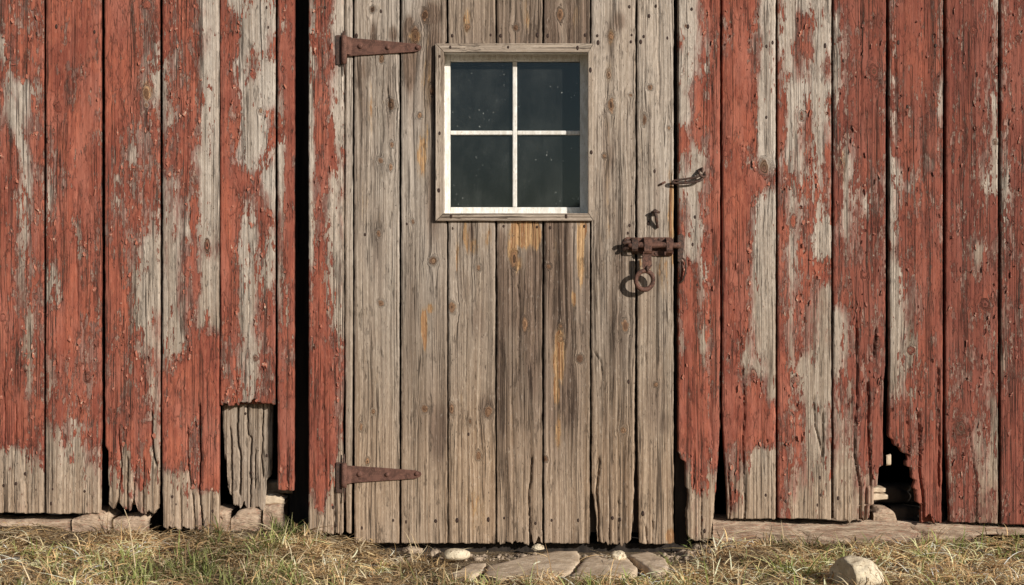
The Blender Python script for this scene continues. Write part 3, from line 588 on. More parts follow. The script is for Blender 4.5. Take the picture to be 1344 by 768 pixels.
board(door, [(0, 836.5), (560, 836.5), (640, 838), (720, 839)], [(0, 884), (680, 884), (720, 885)], TOP, [(0, 713), (.5, 714), (1, 713)], M['door'], y0=DY, dark=dd("001", "111", "111", "111", "221", "222", "322", "332", "232", "342", "221", "111", "111"),
      warm=lambda X, Y: dw(X, Y)*.9, knots=[(853, 115, 5), (828, 155, 4), (846, 158, 4), (878, 168, 3), (861, 505, 4)], stains=[(862, 255, 4, 50, .5), (861, 350, 12, 30, .25), (872, 555, 8, 16, .45), (857, 530, 20, 40, .25), (845, 150, 9, 12, .3)],
      fresh=[(881, 290, 5, 65, .75), (880, 230, 4, 22, .45), (848, 345, 10, 14, .5), (870, 360, 10, 30, .4), (880, 705, 7, 14, .7)],
      cracks=[([(862, -20), (864, 40), (866, 140)], .7, .005), ([(848, 690), (850, 714)], .5, .008), ([(858, 680), (857, 714)], .5, .008)], nails=[(841, 55), (845, 48), (876, 50), (852, 21), (861, 8), (844, 674), (851, 293), (859, 225)], rot=.2, rough_edge=.8)
# ledger battens on the inner face and the threshold
v, f = merge([box_data(W(466, 0).x, W(884, 0).x, .018, .045, W(0, y_+45).z, W(0, y_).z) for y_ in (5, 620)])
obj('cross_batten', v, f, M['interior'], door)
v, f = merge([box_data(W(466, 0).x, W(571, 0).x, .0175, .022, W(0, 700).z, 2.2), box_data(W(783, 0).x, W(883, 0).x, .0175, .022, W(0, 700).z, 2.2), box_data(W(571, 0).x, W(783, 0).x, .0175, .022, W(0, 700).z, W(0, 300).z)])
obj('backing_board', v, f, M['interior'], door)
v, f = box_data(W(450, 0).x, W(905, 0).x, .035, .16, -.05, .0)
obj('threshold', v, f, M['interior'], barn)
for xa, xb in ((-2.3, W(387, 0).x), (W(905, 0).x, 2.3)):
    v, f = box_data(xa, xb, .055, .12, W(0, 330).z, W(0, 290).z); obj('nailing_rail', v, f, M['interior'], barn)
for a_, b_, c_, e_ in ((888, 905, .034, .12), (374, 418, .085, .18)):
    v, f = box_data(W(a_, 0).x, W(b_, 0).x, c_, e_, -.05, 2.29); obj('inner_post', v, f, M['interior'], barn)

def bevel_mod(o, w, seg=2):
    m = o.modifiers.new('bevel', 'BEVEL'); m.width = w; m.segments = seg; m.limit_method = 'ANGLE'; m.angle_limit = R(40)
def prism(name, pts, yf, yb, mat, parent, bev=.0008, origin=None):   # pts in photo pixels, extruded in depth
    P = [W(x, y, yf) for x, y in pts]; n = len(P)
    V = [tuple(p) for p in P]+[(p.x, yb, p.z) for p in P]
    a = sum(P[i].x*P[(i+1) % n].z-P[(i+1) % n].x*P[i].z for i in range(n))
    F = [tuple(range(n)), tuple(range(2*n-1, n-1, -1))]+[(i, i+n, (i+1) % n+n, (i+1) % n) for i in range(n)]
    if a < 0: F = [tuple(reversed(q)) for q in F]
    o = obj(name, V, F, mat, parent, origin=origin)
    if bev: bevel_mod(o, bev)
    return o
def trim_piece(pts, nm, horiz, lab=None):       # mitred window casing in weathered wood, carries grain attributes
    o = prism(nm, pts, DY-.013, DY+.0005-.003, M['door'], door, .0012)
    me = o.data; n = len(me.vertices); co = np.zeros(n*3, np.float32); me.vertices.foreach_get('co', co); co = co.reshape(-1, 3)
    sd_ = random.random()*5
    gx = co[:, 2] if horiz else co[:, 0]; gz = co[:, 0] if horiz else co[:, 2]
    gc = np.stack([gx+sd_, co[:, 1]*.4+sd_, gz], -1)
    a = me.attributes.new('gc', 'FLOAT_VECTOR', 'POINT'); a.data.foreach_set('vector', gc.astype(np.float32).ravel())
    for q, c4 in (('ca', (0, .18, 0, .35)), ('cb', (0, .25, 0, 1))):
        a = me.attributes.new(q, 'FLOAT_COLOR', 'POINT'); a.data.foreach_set('color', np.tile(np.array(c4, np.float32), n))
    return o
wl, wr, wt, wb = 571.5, 779, 57, 290; il, ir, it, ib = 582.5, 772, 69, 279.5
tl = trim_piece([(wl, wt), (il, it), (il, ib), (wl, wb)], 'window_trim', False)
tr_ = trim_piece([(wr, wt), (wr, wb), (ir, ib), (ir, it)], 'window_trim', False)
tt_ = trim_piece([(wl+.7, wt), (wr-.7, wt), (ir, it-.5), (il, it-.5)], 'window_trim', True)
tb_ = trim_piece([(wl+.7, wb), (il, ib+.5), (ir, ib+.5), (wr-.7, wb)], 'window_trim', True)
for (o, pts) in ((tl, [(577, 74), (577, 175), (576, 250)]), (tr_, [(775, 92), (776, 200)]), (tt_, [(591, 62), (667, 62), (758, 63)]), (tb_, [(592, 284), (743, 284)])):
    for p in pts: add_nail(o, p[0], p[1], DY-.013)
# reveal lining
yb = .055
v, f = merge([box_data(W(il-5, 0).x, W(il, 0).x, -.002+DY+.0, yb+.02, W(0, ib+4).z, W(0, it-4).z), box_data(W(ir+.5, 0).x, W(ir+5, 0).x, DY-.002, yb+.02, W(0, ib+4).z, W(0, it-4).z)])
obj('window_lining', v, f, M['white'], door)
v, f = merge([box_data(W(il-5, 0).x, W(ir+5, 0).x, DY+.002, yb+.018, W(0, it-.5).z, W(0, it-5).z), box_data(W(il-5, 0).x, W(ir+5, 0).x, DY+.002, yb+.018, W(0, ib+5).z, W(0, ib+1).z)])
obj('window_lining', v, f, M['white'], door)
# sash
SY = .040
def wbox(x0, x1, y0, y1, yf, ybk): a = W(x0, y1, yf); b = W(x1, y0, yf); return box_data(a.x, b.x, yf, ybk, a.z, b.z)
v, f = merge([wbox(582.2, 591, 69, 281, SY, SY+.025), wbox(761.5, 773, 69, 281, SY, SY+.025), wbox(591.2, 761.3, 69, 80.5, SY+.001, SY+.024), wbox(591.2, 761.3, 272, 281, SY+.001, SY+.024)])
sash = obj('window', v, f, M['white'], door, origin=W(677, 280, SY)); bevel_mod(sash, .002)
sash['label'] = 'white four-pane window sash set deep in the door'
v, f = wbox(672.8, 678.6, 80.6, 271.9, SY+.003, SY+.020); bevel_mod(obj('muntin', v, f, M['white'], sash), .0022)
for a, b in ((591.1, 672.7), (678.7, 761.4)):
    v, f = wbox(a, b, 171.5, 177, SY+.0035, SY+.0195); bevel_mod(obj('muntin', v, f, M['white'], sash), .0022)
for (a, b, c_, d_) in ((590.5, 674, 80, 173), (677.5, 762, 80, 173), (590.5, 674, 176, 272.5), (677.5, 762, 176, 272.5)):
    v, f = wbox(a, b, c_, d_, SY+.014, SY+.017)
    p = obj('pane', v, f, M['glass'], sash)

# ------------------------------------------------------------------ ironwork
def tube(points, radii, seg=10, cap=True):
    P = [Vector(p) for p in points]; n = len(P)
    if not hasattr(radii, '__len__'): radii = [radii]*n
    V = []; F = []; up = Vector((0, 1, 0))
    for i, p in enumerate(P):
        tdir = (P[min(i+1, n-1)]-P[max(i-1, 0)]).normalized()
        a = tdir.cross(up)
        if a.length < .2: a = tdir.cross(Vector((1, 0, 0)))
        a.normalize(); b = tdir.cross(a).normalized(); up = -b if False else up
        for k in range(seg):
            th = 2*math.pi*k/seg; V.append(tuple(p+(a*math.cos(th)+b*math.sin(th))*radii[i]))
    for i in range(n-1):
        for k in range(seg): F.append((i*seg+k, i*seg+(k+1) % seg, (i+1)*seg+(k+1) % seg, (i+1)*seg+k))
    if cap: F.append(tuple(range(seg-1, -1, -1))); F.append(tuple((n-1)*seg+k for k in range(seg)))
    return V, F
def spline(pts, n=6):
    P = [Vector(p) for p in pts]; out = []
    for i in range(len(P)-1):
        p0, p1, p2, p3 = P[max(i-1, 0)], P[i], P[i+1], P[min(i+2, len(P)-1)]
        for k in range(n):
            t_ = k/n; out.append(.5*((2*p1)+(p2-p0)*t_+(2*p0-5*p1+4*p2-p3)*t_*t_+(3*p1-p0-3*p2+p3)*t_**3))
    out.append(P[-1]); return out
def torus(c, Rr, r, tilt=0, yaw=0, n=36, m=10, jitter=.06):
    V = []; F = []
    for i in range(n):
        a = 2*math.pi*i/n; rr = r*(1+random.uniform(-jitter, jitter))
        for j in range(m):
            b = 2*math.pi*j/m; q = Vector(((Rr+rr*math.cos(b))*math.cos(a), rr*math.sin(b), (Rr+rr*math.cos(b))*math.sin(a)*1.04))
            q = Vector((q.x*math.cos(yaw)-q.y*math.sin(yaw), q.x*math.sin(yaw)+q.y*math.cos(yaw), q.z))
            q = Vector((q.x, q.y*math.cos(tilt)-q.z*math.sin(tilt), q.y*math.sin(tilt)+q.z*math.cos(tilt)))
            V.append(tuple(c+q))
    for i in range(n):
        for j in range(m): F.append((i*m+j, i*m+(j+1) % m, ((i+1) % n)*m+(j+1) % m, ((i+1) % n)*m+j))
    return V, F
def dome(c, r, h, n=12):
    V = []; F = []
    for j, (a, b) in enumerate([(1, 0), (.95, .45), (.7, .8), (.3, .98)]):
        for i in range(n): th = 2*math.pi*i/n; V.append((c.x+r*a*math.cos(th), c.y-h*b, c.z+r*a*math.sin(th)))
    for j in range(3):
        for i in range(n): F.append((j*n+i, j*n+(i+1) % n, (j+1)*n+(i+1) % n, (j+1)*n+i))
    F.append(tuple(3*n+i for i in range(n))); return V, F
def hinge(top, lab):
    dyp = 0 if top else 1
    if top: pts = [(452, 49), (500, 53), (546, 57.5), (552, 60), (553, 63), (551, 66), (546, 68), (500, 71), (452, 74)]; bolts = [(473, 60.5), (509, 62.5), (548, 62.5)]; kn = (47, 84); leaf = (46, 85); pin = (37, 101)
    else: pts = [(452, 611), (500, 614), (546, 617.5), (552, 620), (553.5, 622.5), (551, 626), (546, 628.5), (500, 631.5), (455, 634.5)]; bolts = [(472, 622.5), (508, 623), (547, 622)]; kn = (608, 640); leaf = (607, 647); pin = (592, 662)
    st = prism('strap_hinge', pts, DY-.007, DY-.0025, M['rust'], door, .0012, origin=W(452, pts[0][1]+12, DY)); st['label'] = lab
    for i, b in enumerate(bolts):
        v, f = dome(W(b[0], b[1], DY-.0068), .0075 if i < 1 else .006, .0055); obj('bolt_head', v, f, M['rust'], st, True)
    yk = -.031-.006
    v, f = tube([W(451.5, y_, yk) for y_ in np.linspace(kn[0], kn[1], 6)], [.0075, .0082, .008, .0083, .008, .0074], 14); obj('knuckle', v, f, M['rust'], st, True)
    v, f = tube([W(451.5, pin[0]+4, yk+.001), W(451.8, kn[0], yk), W(451.8, kn[1], yk), W(452, pin[1]-3, yk+.001)], [.0022, .0032, .0032, .002], 8); obj('pin', v, f, M['darkiron'], st, True)
    # the bent tail joining the knuckle to the strap
    a = W(449, pts[0][1]+1, yk); b = W(462, pts[0][1]+1, DY-.005); h0 = W(0, pts[0][1]+1).z; h1 = W(0, pts[-1][1]-1).z
    prof = [(W(451, 0).x, yk-.004), (W(455, 0).x, yk-.002), (W(458, 0).x, DY-.016), (W(462, 0).x, DY-.0075)]
    V = []; F = []
    for (x_, y_) in prof: V += [(x_, y_, h0), (x_, y_, h1), (x_, y_+.004, h1), (x_, y_+.004, h0)]
    for i in range(3):
        for k in range(4): F.append((i*4+k, i*4+(k+1) % 4, (i+1)*4+(k+1) % 4, (i+1)*4+k))
    F += [(3, 2, 1, 0), (12, 13, 14, 15)]
    obj('strap_tail', V, F, M['rust'], st)
    prism('leaf', [(441, leaf[0]), (449.5, leaf[0]), (449.5, leaf[1]), (441, leaf[1])], -.030-.0045, -.0295, M['darkiron'], st, .0008)
hinge(True, 'upper rusty strap hinge'); hinge(False, 'lower rusty strap hinge')
# sliding bolt
pl = [(820, 313), (823, 311), (835, 312), (860, 311.5), (880, 311.5), (884, 314), (884.5, 324), (884, 333), (880, 336.5), (862, 336), (846, 335), (835, 330), (824, 328), (818, 322)]
sb_ = prism('slide_bolt', pl, DY-.006, DY-.001, M['rustdark'], door, .001, origin=W(850, 324, DY)); sb_['label'] = 'rusty sliding bolt with a hanging ring'
yr = DY-.021
v, f = tube([W(x_, 322+.4*math.sin(x_), yr) for x_ in np.linspace(824, 893, 14)], [.0080+.0005*math.sin(i*2.1) for i in range(14)], 14); obj('bolt_rod', v, f, M['rustdark'], sb_, True)
v, f = merge([tube(spline([W(827, 318, yr), W(822, 318, yr-.003), W(818, 320, yr-.002)], 4), .0055, 8), tube(spline([W(825, 325, yr), W(821, 326, yr+.002), (W(818, 328, yr+.006))], 4), .005, 8)])
obj('bolt_knob', v, f, M['darkiron'], sb_, True)
def hump(x0, x1, ytop, ybot, out, mat, nm):     # iron strap bent over the rod
    V = []; F = []; prof = [(ytop, DY-.006), (ytop+1, DY-.010), (ytop+4, out+.004), (ytop+7, out), (ybot-7, out), (ybot-4, out+.004), (ybot-1, DY-.010), (ybot, DY-.006)]
    for (py, yy) in prof:
        for xx in (x0, x1): a = W(xx, py, 0); V.append((a.x, yy, a.z)); V.append((a.x, yy+.0035, a.z))
    for i in range(len(prof)-1):
        o = i*4; q = o+4
        F += [(o, o+2, q+2, q), (o+2, o+3, q+3, q+2), (o+3, o+1, q+1, q+3), (o+1, o, q, q+1)]
    F += [(0, 1, 3, 2), tuple(len(V)-4+k for k in (0, 2, 3, 1))]
    o = obj(nm, V, F, mat, sb_); bevel_mod(o, .0008); return o
hump(844, 854, 311.5, 337, yr-.011, M['rustdark'], 'guide_strap')
hump(873, 881, 312, 336, yr-.009, M['rustdark'], 'guide_strap')
hump(828, 836, 312, 334, yr-.009, M['darkiron'], 'guide_strap')
prism('hasp', [(843, 334), (855, 334), (856, 349), (853, 353), (847, 353.5), (843, 351)], yr-.013, yr-.009, M['rustdark'], sb_, .001)
v, f = torus(W(846, 368, yr-.008), 11.8*S, 3.0*S, tilt=R(6), yaw=R(14)); obj('ring', v, f, M['rustdark'], sb_, True)
v, f = torus(W(850, 353, yr-.012), 3.0*S, 1.5*S, tilt=R(10), yaw=R(75), n=18); obj('ring_eye', v, f, M['darkiron'], sb_, True)
for p in ((823, 315), (881, 331), (860, 333), (865, 314)):
    v, f = dome(W(p[0], p[1], DY-.006), .0035, .0025, 8); obj('rivet', v, f, M['darkiron'], sb_, True)
# bent staple above the bolt
v, f = merge([tube(spline([W(860, 276, DY+.004), W(860, 279, DY-.014), W(861, 284, DY-.018), W(862, 292, DY-.012), W(863, 299, DY-.004)], 5), [.005]*8+[.0045]*8+[.004]*5, 9),
              tube([W(855, 279, DY-.013), W(860, 277.5, DY-.017), W(866, 279, DY-.014)], [.003, .0055, .003], 8)])
o = obj('bent_staple', v, f, M['darkiron'], door, True, origin=W(861, 284, DY)); o['label'] = 'bent rusty staple above the sliding bolt'
v, f = merge([tube(spline([W(873, 239, DY-.006), W(869, 241, DY-.009), W(865, 243, DY+.002)], 4), .0030, 8)])
obj('catch_eye', v, f, M['rustdark'], door, True, origin=W(868, 241, DY))
# keeper and hook on the right post
ky = -.008
kp = prism('bolt_keeper', [(889.5, 309), (894, 306.5), (897.5, 309), (898, 322), (896.5, 338), (892, 345), (889.5, 343)], ky-.010, ky-.001, M['darkiron'], barn, .0012, origin=W(893, 326, ky))
kp['label'] = 'dark iron keeper that the sliding bolt enters'
v, f = merge([tube(spline([W(893, 338, ky-.006), W(899, 342, ky-.010), W(900, 356, ky-.010), W(896, 368, ky-.006), W(892, 371, ky-.001)], 5), .0027, 8), tube(spline([W(892, 340, ky-.004), W(893, 352, ky-.007), W(892, 364, ky-.002)], 4), .0022, 8)])
obj('staple', v, f, M['darkiron'], kp, True)
v, f = merge([tube(spline([W(920, 222, ky+.004), W(917, 226, ky-.012), W(920, 231, ky-.020), W(925, 232, ky-.012), W(925, 226, ky+.003)], 6), .0034, 9), tube(spline([W(916, 224, ky-.004), W(922, 221, ky-.013), W(921, 226, ky-.014)], 4), .0032, 8)])
hk = obj('hook_staple', v, f, M['darkiron'], barn, True, origin=W(921, 228, ky)); hk['label'] = 'iron hook hanging by a staple on the right door post'
loop = spline([W(923, 233, ky-.014), W(918, 237.5, ky-.018), W(904, 240, ky-.017), W(889, 240.5, ky-.015), W(882.5, 239.5, ky-.014), (W(886, 237, ky-.015)), W(900, 235, ky-.017), W(914, 232.5, ky-.019), W(921, 229.5, ky-.016)], 7)
v, f = tube(loop, .0031, 9); obj('hook', v, f, M['darkiron'], hk, True)

# ------------------------------------------------------------------ stones
from mathutils import noise as mn
def icos(sub=4):
    import bmesh
    bm = bmesh.new(); bmesh.ops.create_icosphere(bm, subdivisions=sub, radius=1)
    v = [x.co.copy() for x in bm.verts]; f = [tuple(q.index for q in x.verts) for x in bm.faces]; bm.free(); return v, f
def rock(name, c, size, mat, lab=None, cat='stone', seed=0, amp=.16, boxy=.0, sub=4, group=None, rot=0, kind=None):
    v, f = icos(sub); V = []
    for p in v:
        q = Vector(p)
        if boxy: m_ = max(abs(q.x), abs(q.y), abs(q.z)); q = q.lerp(q/m_*.86, boxy)
        n_ = mn.noise(p*1.3+Vector((seed*3.1, 0, 0)))*amp*1.3+mn.noise(p*3.5+Vector((seed, 5, 0)))*amp*.6+mn.noise(p*9+Vector((seed, 9, 0)))*amp*.22
        q = q*(1+n_); x_, y_ = q.x*size[0], q.y*size[1]
        V.append((c[0]+x_*math.cos(rot)-y_*math.sin(rot), c[1]+x_*math.sin(rot)+y_*math.cos(rot), c[2]+q.z*size[2]))
    o = obj(name, V, f, mat, None, True, origin=(c[0], c[1], c[2]))
    if lab: tag(o, lab, cat, group, kind)
    return o
def flagstone(pts, ztop, lab, seed):
    P = [G(x, y, ztop) for x, y in pts]
    # subdivide outline with jitter
    Q = []
    for i in range(len(P)):
        a, b = P[i], P[(i+1) % len(P)]
        n = max(2, int((b-a).length/.012))
        for k in range(n):
            q = a.lerp(b, k/n); j = Vector((mn.noise(q*60), mn.noise(q*60+Vector((9, 9, 9))), 0))*.004; Q.append(q+j)
    c = sum(Q, Vector())/len(Q); V = []; F = []; n = len(Q)
    rings = [(1.0, -.045), (1.0, -.007), (.985, -.002), (.955, 0), (.8, .001), (.6, .001), (.4, .002), (.2, .001)]
    for s_, dz in rings:
        for q in Q:
            p = c+(q-c)*s_; p.z = ztop+dz+(mn.noise(p*10+Vector((seed, 0, 0)))*.0025+mn.noise(p*45)*.0012 if dz > -.01 else 0); V.append(tuple(p))
    for r_ in range(len(rings)-1):
        for i in range(n): F.append((r_*n+i, r_*n+(i+1) % n, (r_+1)*n+(i+1) % n, (r_+1)*n+i))
    V.append((c.x, c.y, ztop)); F += [((len(rings)-1)*n+i, (len(rings)-1)*n+(i+1) % n, len(V)-1) for i in range(n)]
    o = obj('flagstone', V, F, M['flag'], None, True, origin=c); tag(o, lab, 'flagstone', 'flagstones in front of the door'); return o
flagstone([(634, 754), (641, 742), (668, 735), (693, 729), (730, 723), (759, 723), (762, 734), (748, 751), (720, 757), (693, 760), (650, 759)], -.003, 'largest flat flagstone, below the middle of the door', 1)
flagstone([(750, 755), (766, 734), (779, 725), (799, 734), (822, 730), (837, 745), (828, 754), (793, 759)], -.002, 'notched flagstone between the largest and the rightmost slab', 2)
flagstone([(825, 728), (850, 724), (870, 730), (878, 742), (867, 749), (853, 748), (840, 738)], 0.0, 'small rightmost flagstone under the door edge', 3)
flagstone([(592, 753), (618, 739), (640, 739), (631, 751), (616, 757)], -.008, 'small sunken flagstone at the left end of the row', 4)
p = G(599, 727, .008); rock('pebble', (p.x, p.y, .006), (.037, .024, .0165), M['pale'], 'smooth pale oval stone below the door, left of the flagstones', 'stone', 3, .07)
p = G(811, 728, .01); rock('pebble', (p.x, p.y, .006), (.019, .015, .014), M['pale'], 'rough whitish stone chunk between two flagstones', 'stone', 8, .22)
p = G(540, 721, .005); rock('pebble', (p.x, p.y, .002), (.028, .016, .010), M['rubble'], 'flat grey stone at the foot of the door, left of the oval stone', 'stone', 5, .25)
p = G(571, 725, .005); rock('pebble', (p.x, p.y, .002), (.016, .013, .010), M['rubble'], 'small grey stone just left of the pale oval stone', 'stone', 6, .25)
p = G(706, 719, .003); rock('pebble', (p.x, -.03, .000), (.016, .012, .009), M['pale'], 'little pale pebble above the largest flagstone', 'stone', 16, .25)
# big boulder with a chipped, shaded left face
p = G(1127, 785, -.02)
rk = rock('boulder', (p.x, p.y+.05, .020), (.070, .055, .044), M['pale'], 'big pale rounded rock lying in the dry grass at right', 'rock', 11, .10, rot=R(-14), sub=5)
for vtx in rk.data.vertices:       # flat broken face towards the left
    n_ = Vector((-.93, -.36, -.04)).normalized(); d_ = vtx.co.dot(n_)
    if d_ > .024: vtx.co -= n_*(d_-.024)*.93
# sill beam under the right-hand boards
def slab(name, top_pts, bot_pts, yf, yb, mat, lab, cat, group=None, amp=.004, step=4.0):
    x0 = top_pts[0][0]; x1 = top_pts[-1][0]; n = max(6, int((x1-x0)/step)); rows = 9
    V = []; F = []
    for i in range(n+1):
        x_ = x0+(x1-x0)*i/n; a = np.interp(x_, [q[0] for q in top_pts], [q[1] for q in top_pts]); b = np.interp(x_, [q[0] for q in bot_pts], [q[1] for q in bot_pts])
        endr = min(i, n-i)
        for j in range(rows):
            t_ = j/(rows-1); P_ = W(x_, a+(b-a)*t_, yf); rd = .006*(max(0, abs(t_-.5)*2-.7)/.3)**2+(.003 if endr == 0 else 0)
            crk = max(0, 1-abs(((P_.x*3.1+mn.noise(Vector((P_.z*30, 2, yf)))*.35+.13*j/rows) % 1)-.5)/.035)*(.012 if amp > .003 else 0)
            V.append((P_.x, crk+yf+rd+mn.noise(Vector((P_.x*18, P_.z*40, yf)))*amp+mn.noise(Vector((P_.x*60, P_.z*110, 3)))*amp*.4, P_.z+mn.noise(Vector((P_.x*30, 7, j*.01)))*.002))
        for j in (0, rows-1): q = V[-rows+j] if j == 0 else V[-rows+j]; 
        tp = V[-rows]; bt = V[-1]; V.append((tp[0], yb, tp[2])); V.append((bt[0], yb, bt[2]))
    m_ = rows+2
    for i in range(n):
        o = i*m_; q = o+m_
        for j in range(rows-1): F.append((o+j, o+j+1, q+j+1, q+j))
        F.append((o, q, q+rows, o+rows)); F.append((o+rows-1, o+rows+1, q+rows+1, q+rows-1))
    F.append(tuple([rows]+list(range(0, rows))+[rows+1])[::1]); o = n*m_; F.append(tuple(([o+rows]+[o+k for k in range(rows)]+[o+rows+1])[::-1]))
    ob = obj(name, V, F, mat, None, True, origin=V[0]); tag(ob, lab, cat, group); return ob
slab('sill_beam', [(936, 684), (1000, 686), (1040, 690), (1110, 690), (1130, 685), (1145, 684), (1165, 685), (1200, 688), (1260, 689), (1300, 692), (1345, 694), (1640, 694)],
     [(936, 716), (1100, 716), (1200, 716), (1270, 714), (1285, 703), (1345, 703), (1640, 716)], .006, .14, M['sill'], 'long cracked pinkish sill along the ground under the right-hand boards', 'sill', amp=.005)
slab('log_end', [(1147, 674), (1155, 668), (1168, 668), (1175, 673), (1178, 684)], [(1147, 690), (1178, 690)], .012, .12, M['sand'], 'short rounded sandstone lump on the sill inside the hole in the boards', 'stone', step=2.5)
slab('foundation_stone', [(1170, 665), (1240, 665)], [(1170, 690), (1240, 690)], .06, .14, M['interior'], 'stone back inside the hole, above the sill, its shade put into a near-black colour', 'stone', 'foundation stones behind the boards')  # shadow on this stone is painted in through the near-black material
slab('foundation_stone', [(1140, 641), (1150, 640), (1163, 641)], [(1140, 647), (1163, 647)], .02, .09, M['flag'], 'upper of two thin grey slats at the left of the hole', 'wood scrap', 'thin slats in the hole', amp=.001, step=2)
slab('foundation_stone', [(1140, 648.5), (1150, 648), (1166, 650)], [(1140, 658), (1166, 656)], .018, .09, M['flag'], 'lower, thicker slat of the two at the left of the hole', 'wood scrap', 'thin slats in the hole', amp=.001, step=2)
slab('foundation_stone', [(1130, 636), (1250, 638)], [(1130, 660), (1250, 662)], .085, .14, M['interior'], 'timber deep inside the hole in the boards, coloured near black for its shade', 'beam', None)  # coloured near black in place of the shade deep in the hole
slab('lath_scrap', [(1164, 598), (1170, 596)], [(1164, 612), (1170, 611)], .008, .016, M['flag'], 'short broken splinter of lath in the top of the hole', 'splinter', amp=.001, step=1.5)
# left foundation
gl_ = 'foundation stones behind the boards'
slab('foundation_stone', [(-120, 684), (-20, 683), (10, 685), (35, 683), (60, 684), (92, 684)], [(-120, 712), (92, 712)], .010, .12, M['sand'], 'broad flat foundation stone under the two leftmost boards', 'stone', gl_, amp=.007)
slab('foundation_stone', [(94, 682), (110, 676), (118, 671), (132, 671), (146, 680)], [(94, 712), (146, 712)], .006, .12, M['sand'], 'reddish peaked foundation stone under the knotted red board', 'stone', gl_, amp=.006)
slab('foundation_stone', [(148, 682), (165, 679), (192, 676), (196, 681)], [(148, 712), (196, 712)], .016, .12, M['sand'], 'small foundation stone below the ragged worn board', 'stone', gl_, amp=.006)
slab('foundation_stone', [(270, 675), (284, 668), (302, 672)], [(270, 712), (302, 712)], .012, .12, M['sand'], 'narrow foundation stone beside the longest left board', 'stone', gl_, amp=.006)
slab('foundation_stone', [(303, 681), (312, 671), (330, 667), (342, 671)], [(303, 712), (342, 712)], .018, .12, M['sand'], 'rounded foundation stone under the rotten grey board', 'stone', gl_, amp=.006)
slab('foundation_stone', [(345, 664), (372, 662)], [(345, 712), (372, 712)], .030, .12, M['sand'], 'squarish foundation stone right of the rotten grey board', 'stone', gl_, amp=.005)
slab('foundation_stone', [(343, 651), (350, 648), (360, 650), (373, 656)], [(343, 663), (373, 662)], .040, .12, M['flag'], 'thin grey stone lying on the squarish foundation stone', 'stone', gl_, amp=.004)
slab('foundation_beam', [(340, 632), (384, 632)], [(340, 648), (384, 648)], .075, .12, M['rubble'], 'dark timber back in the gap behind the narrow red board', 'beam')

# ------------------------------------------------------------------ grass, straw, gravel
def blades(name, n, xr, yr_, colors, lenr, widr, elev, dens, kind_label, zoff=0.0, curve=.8, seed=1, tuft=1):
    rg = np.random.default_rng(seed)
    m = n*3 if tuft == 1 else n*3//tuft
    x = rg.uniform(*xr, m); y = -(rg.uniform(0, 1, m)**1.15)*(-yr_[0]+yr_[1])+yr_[1]
    px = x/S*DIST/(DIST+y)+672; keep = rg.uniform(0, 1, m) < dens(px, x, y); x = x[keep]; y = y[keep]
    if tuft > 1:
        x0 = np.repeat(x, tuft)[:n]; y0 = np.repeat(y, tuft)[:n]; sp = rg.normal(0, .007, (2, len(x0))); x = x0+sp[0]; y = np.minimum(y0+sp[1], yr_[1])
        th0 = np.arctan2(sp[1], sp[0])+rg.normal(0, .4, len(x0))
    else: x = x[:n]; y = y[:n]; th0 = None
    N = len(x)
    z = ground_z(x, y)-.003
    th = rg.uniform(0, 2*np.pi, N) if th0 is None else th0; el = np.radians(rg.uniform(elev[0], elev[1], N)); ln = rg.uniform(*lenr, N)*(.6+.8*rg.uniform(0, 1, N)**2)
    wd = rg.uniform(*widr, N); k = rg.uniform(.2, 1, N)*curve
    K = 5; pts = np.zeros((N, K, 3)); p = np.stack([x, y, z+rg.uniform(0, 1, N)*zoff], -1); pts[:, 0] = p; bend = rg.normal(0, .25, N)
    for i in range(1, K):
        stp = ln/(K-1); th = th+bend*.5; d = np.stack([np.cos(th)*np.cos(el), np.sin(th)*np.cos(el), np.sin(el)], -1)
        p = p+d*stp[:, None]; gz = ground_z(p[:, 0], p[:, 1]); p[:, 2] = np.maximum(p[:, 2], gz+.001); p[:, 1] = np.minimum(p[:, 1], -.012+.0*p[:, 1]) if True else p[:, 1]
        pts[:, i] = p; el = el-k*.45
    side = np.stack([-np.sin(th), np.cos(th), rg.uniform(-.5, .5, N)], -1); side /= np.linalg.norm(side, axis=1)[:, None]
    wprof = np.array([.7, 1, .9, .6, .1])
    V = np.zeros((N, K, 2, 3)); off = side[:, None]*(wd[:, None]*wprof[None])[:, :, None]*.5
    V[:, :, 0] = pts-off; V[:, :, 1] = pts+off
    b = np.arange(N)[:, None]*K*2+np.arange(K-1)[None]*2
    F = np.stack([b, b+1, b+3, b+2], -1).reshape(-1, 4)
    me = np_mesh(name, V.reshape(-1, 3), F, False)
    cs = np.array(colors); pt = fbm(x*5+7, y*7+3, 91, 3); c = cs[rg.integers(0, len(cs), N)]*rg.uniform(.6, 1.25, (N, 1))*(.62+.75*sm(.3, .65, pt))[:, None]; c = np.clip(c*1.16, 0, .92)
    c4 = np.concatenate([c, np.ones((N, 1))], 1).astype(np.float32); cv = np.repeat(c4, K*2, axis=0)
    a = me.attributes.new('tint', 'FLOAT_COLOR', 'POINT'); a.data.foreach_set('color', cv.ravel())
    o = link_mesh(name, me, None, M['grass']); tag(o, kind_label, 'grass', None, 'stuff'); return o
def stonezone(px, y):             # bare soil and stones before the door
    return np.maximum(sm(575, 600, px)*(1-sm(875, 900, px))*(1-sm(.40, .47, -y)), .85*sm(470, 520, px)*(1-sm(920, 950, px))*(1-sm(.12, .22, -y)))
def dens_straw(px, x, y):
    cl = fbm(x*7+20, y*9+20, 61, 3)
    return np.clip(.25+1.7*(cl-.35), .03, 1)*(1-.97*stonezone(px, y))
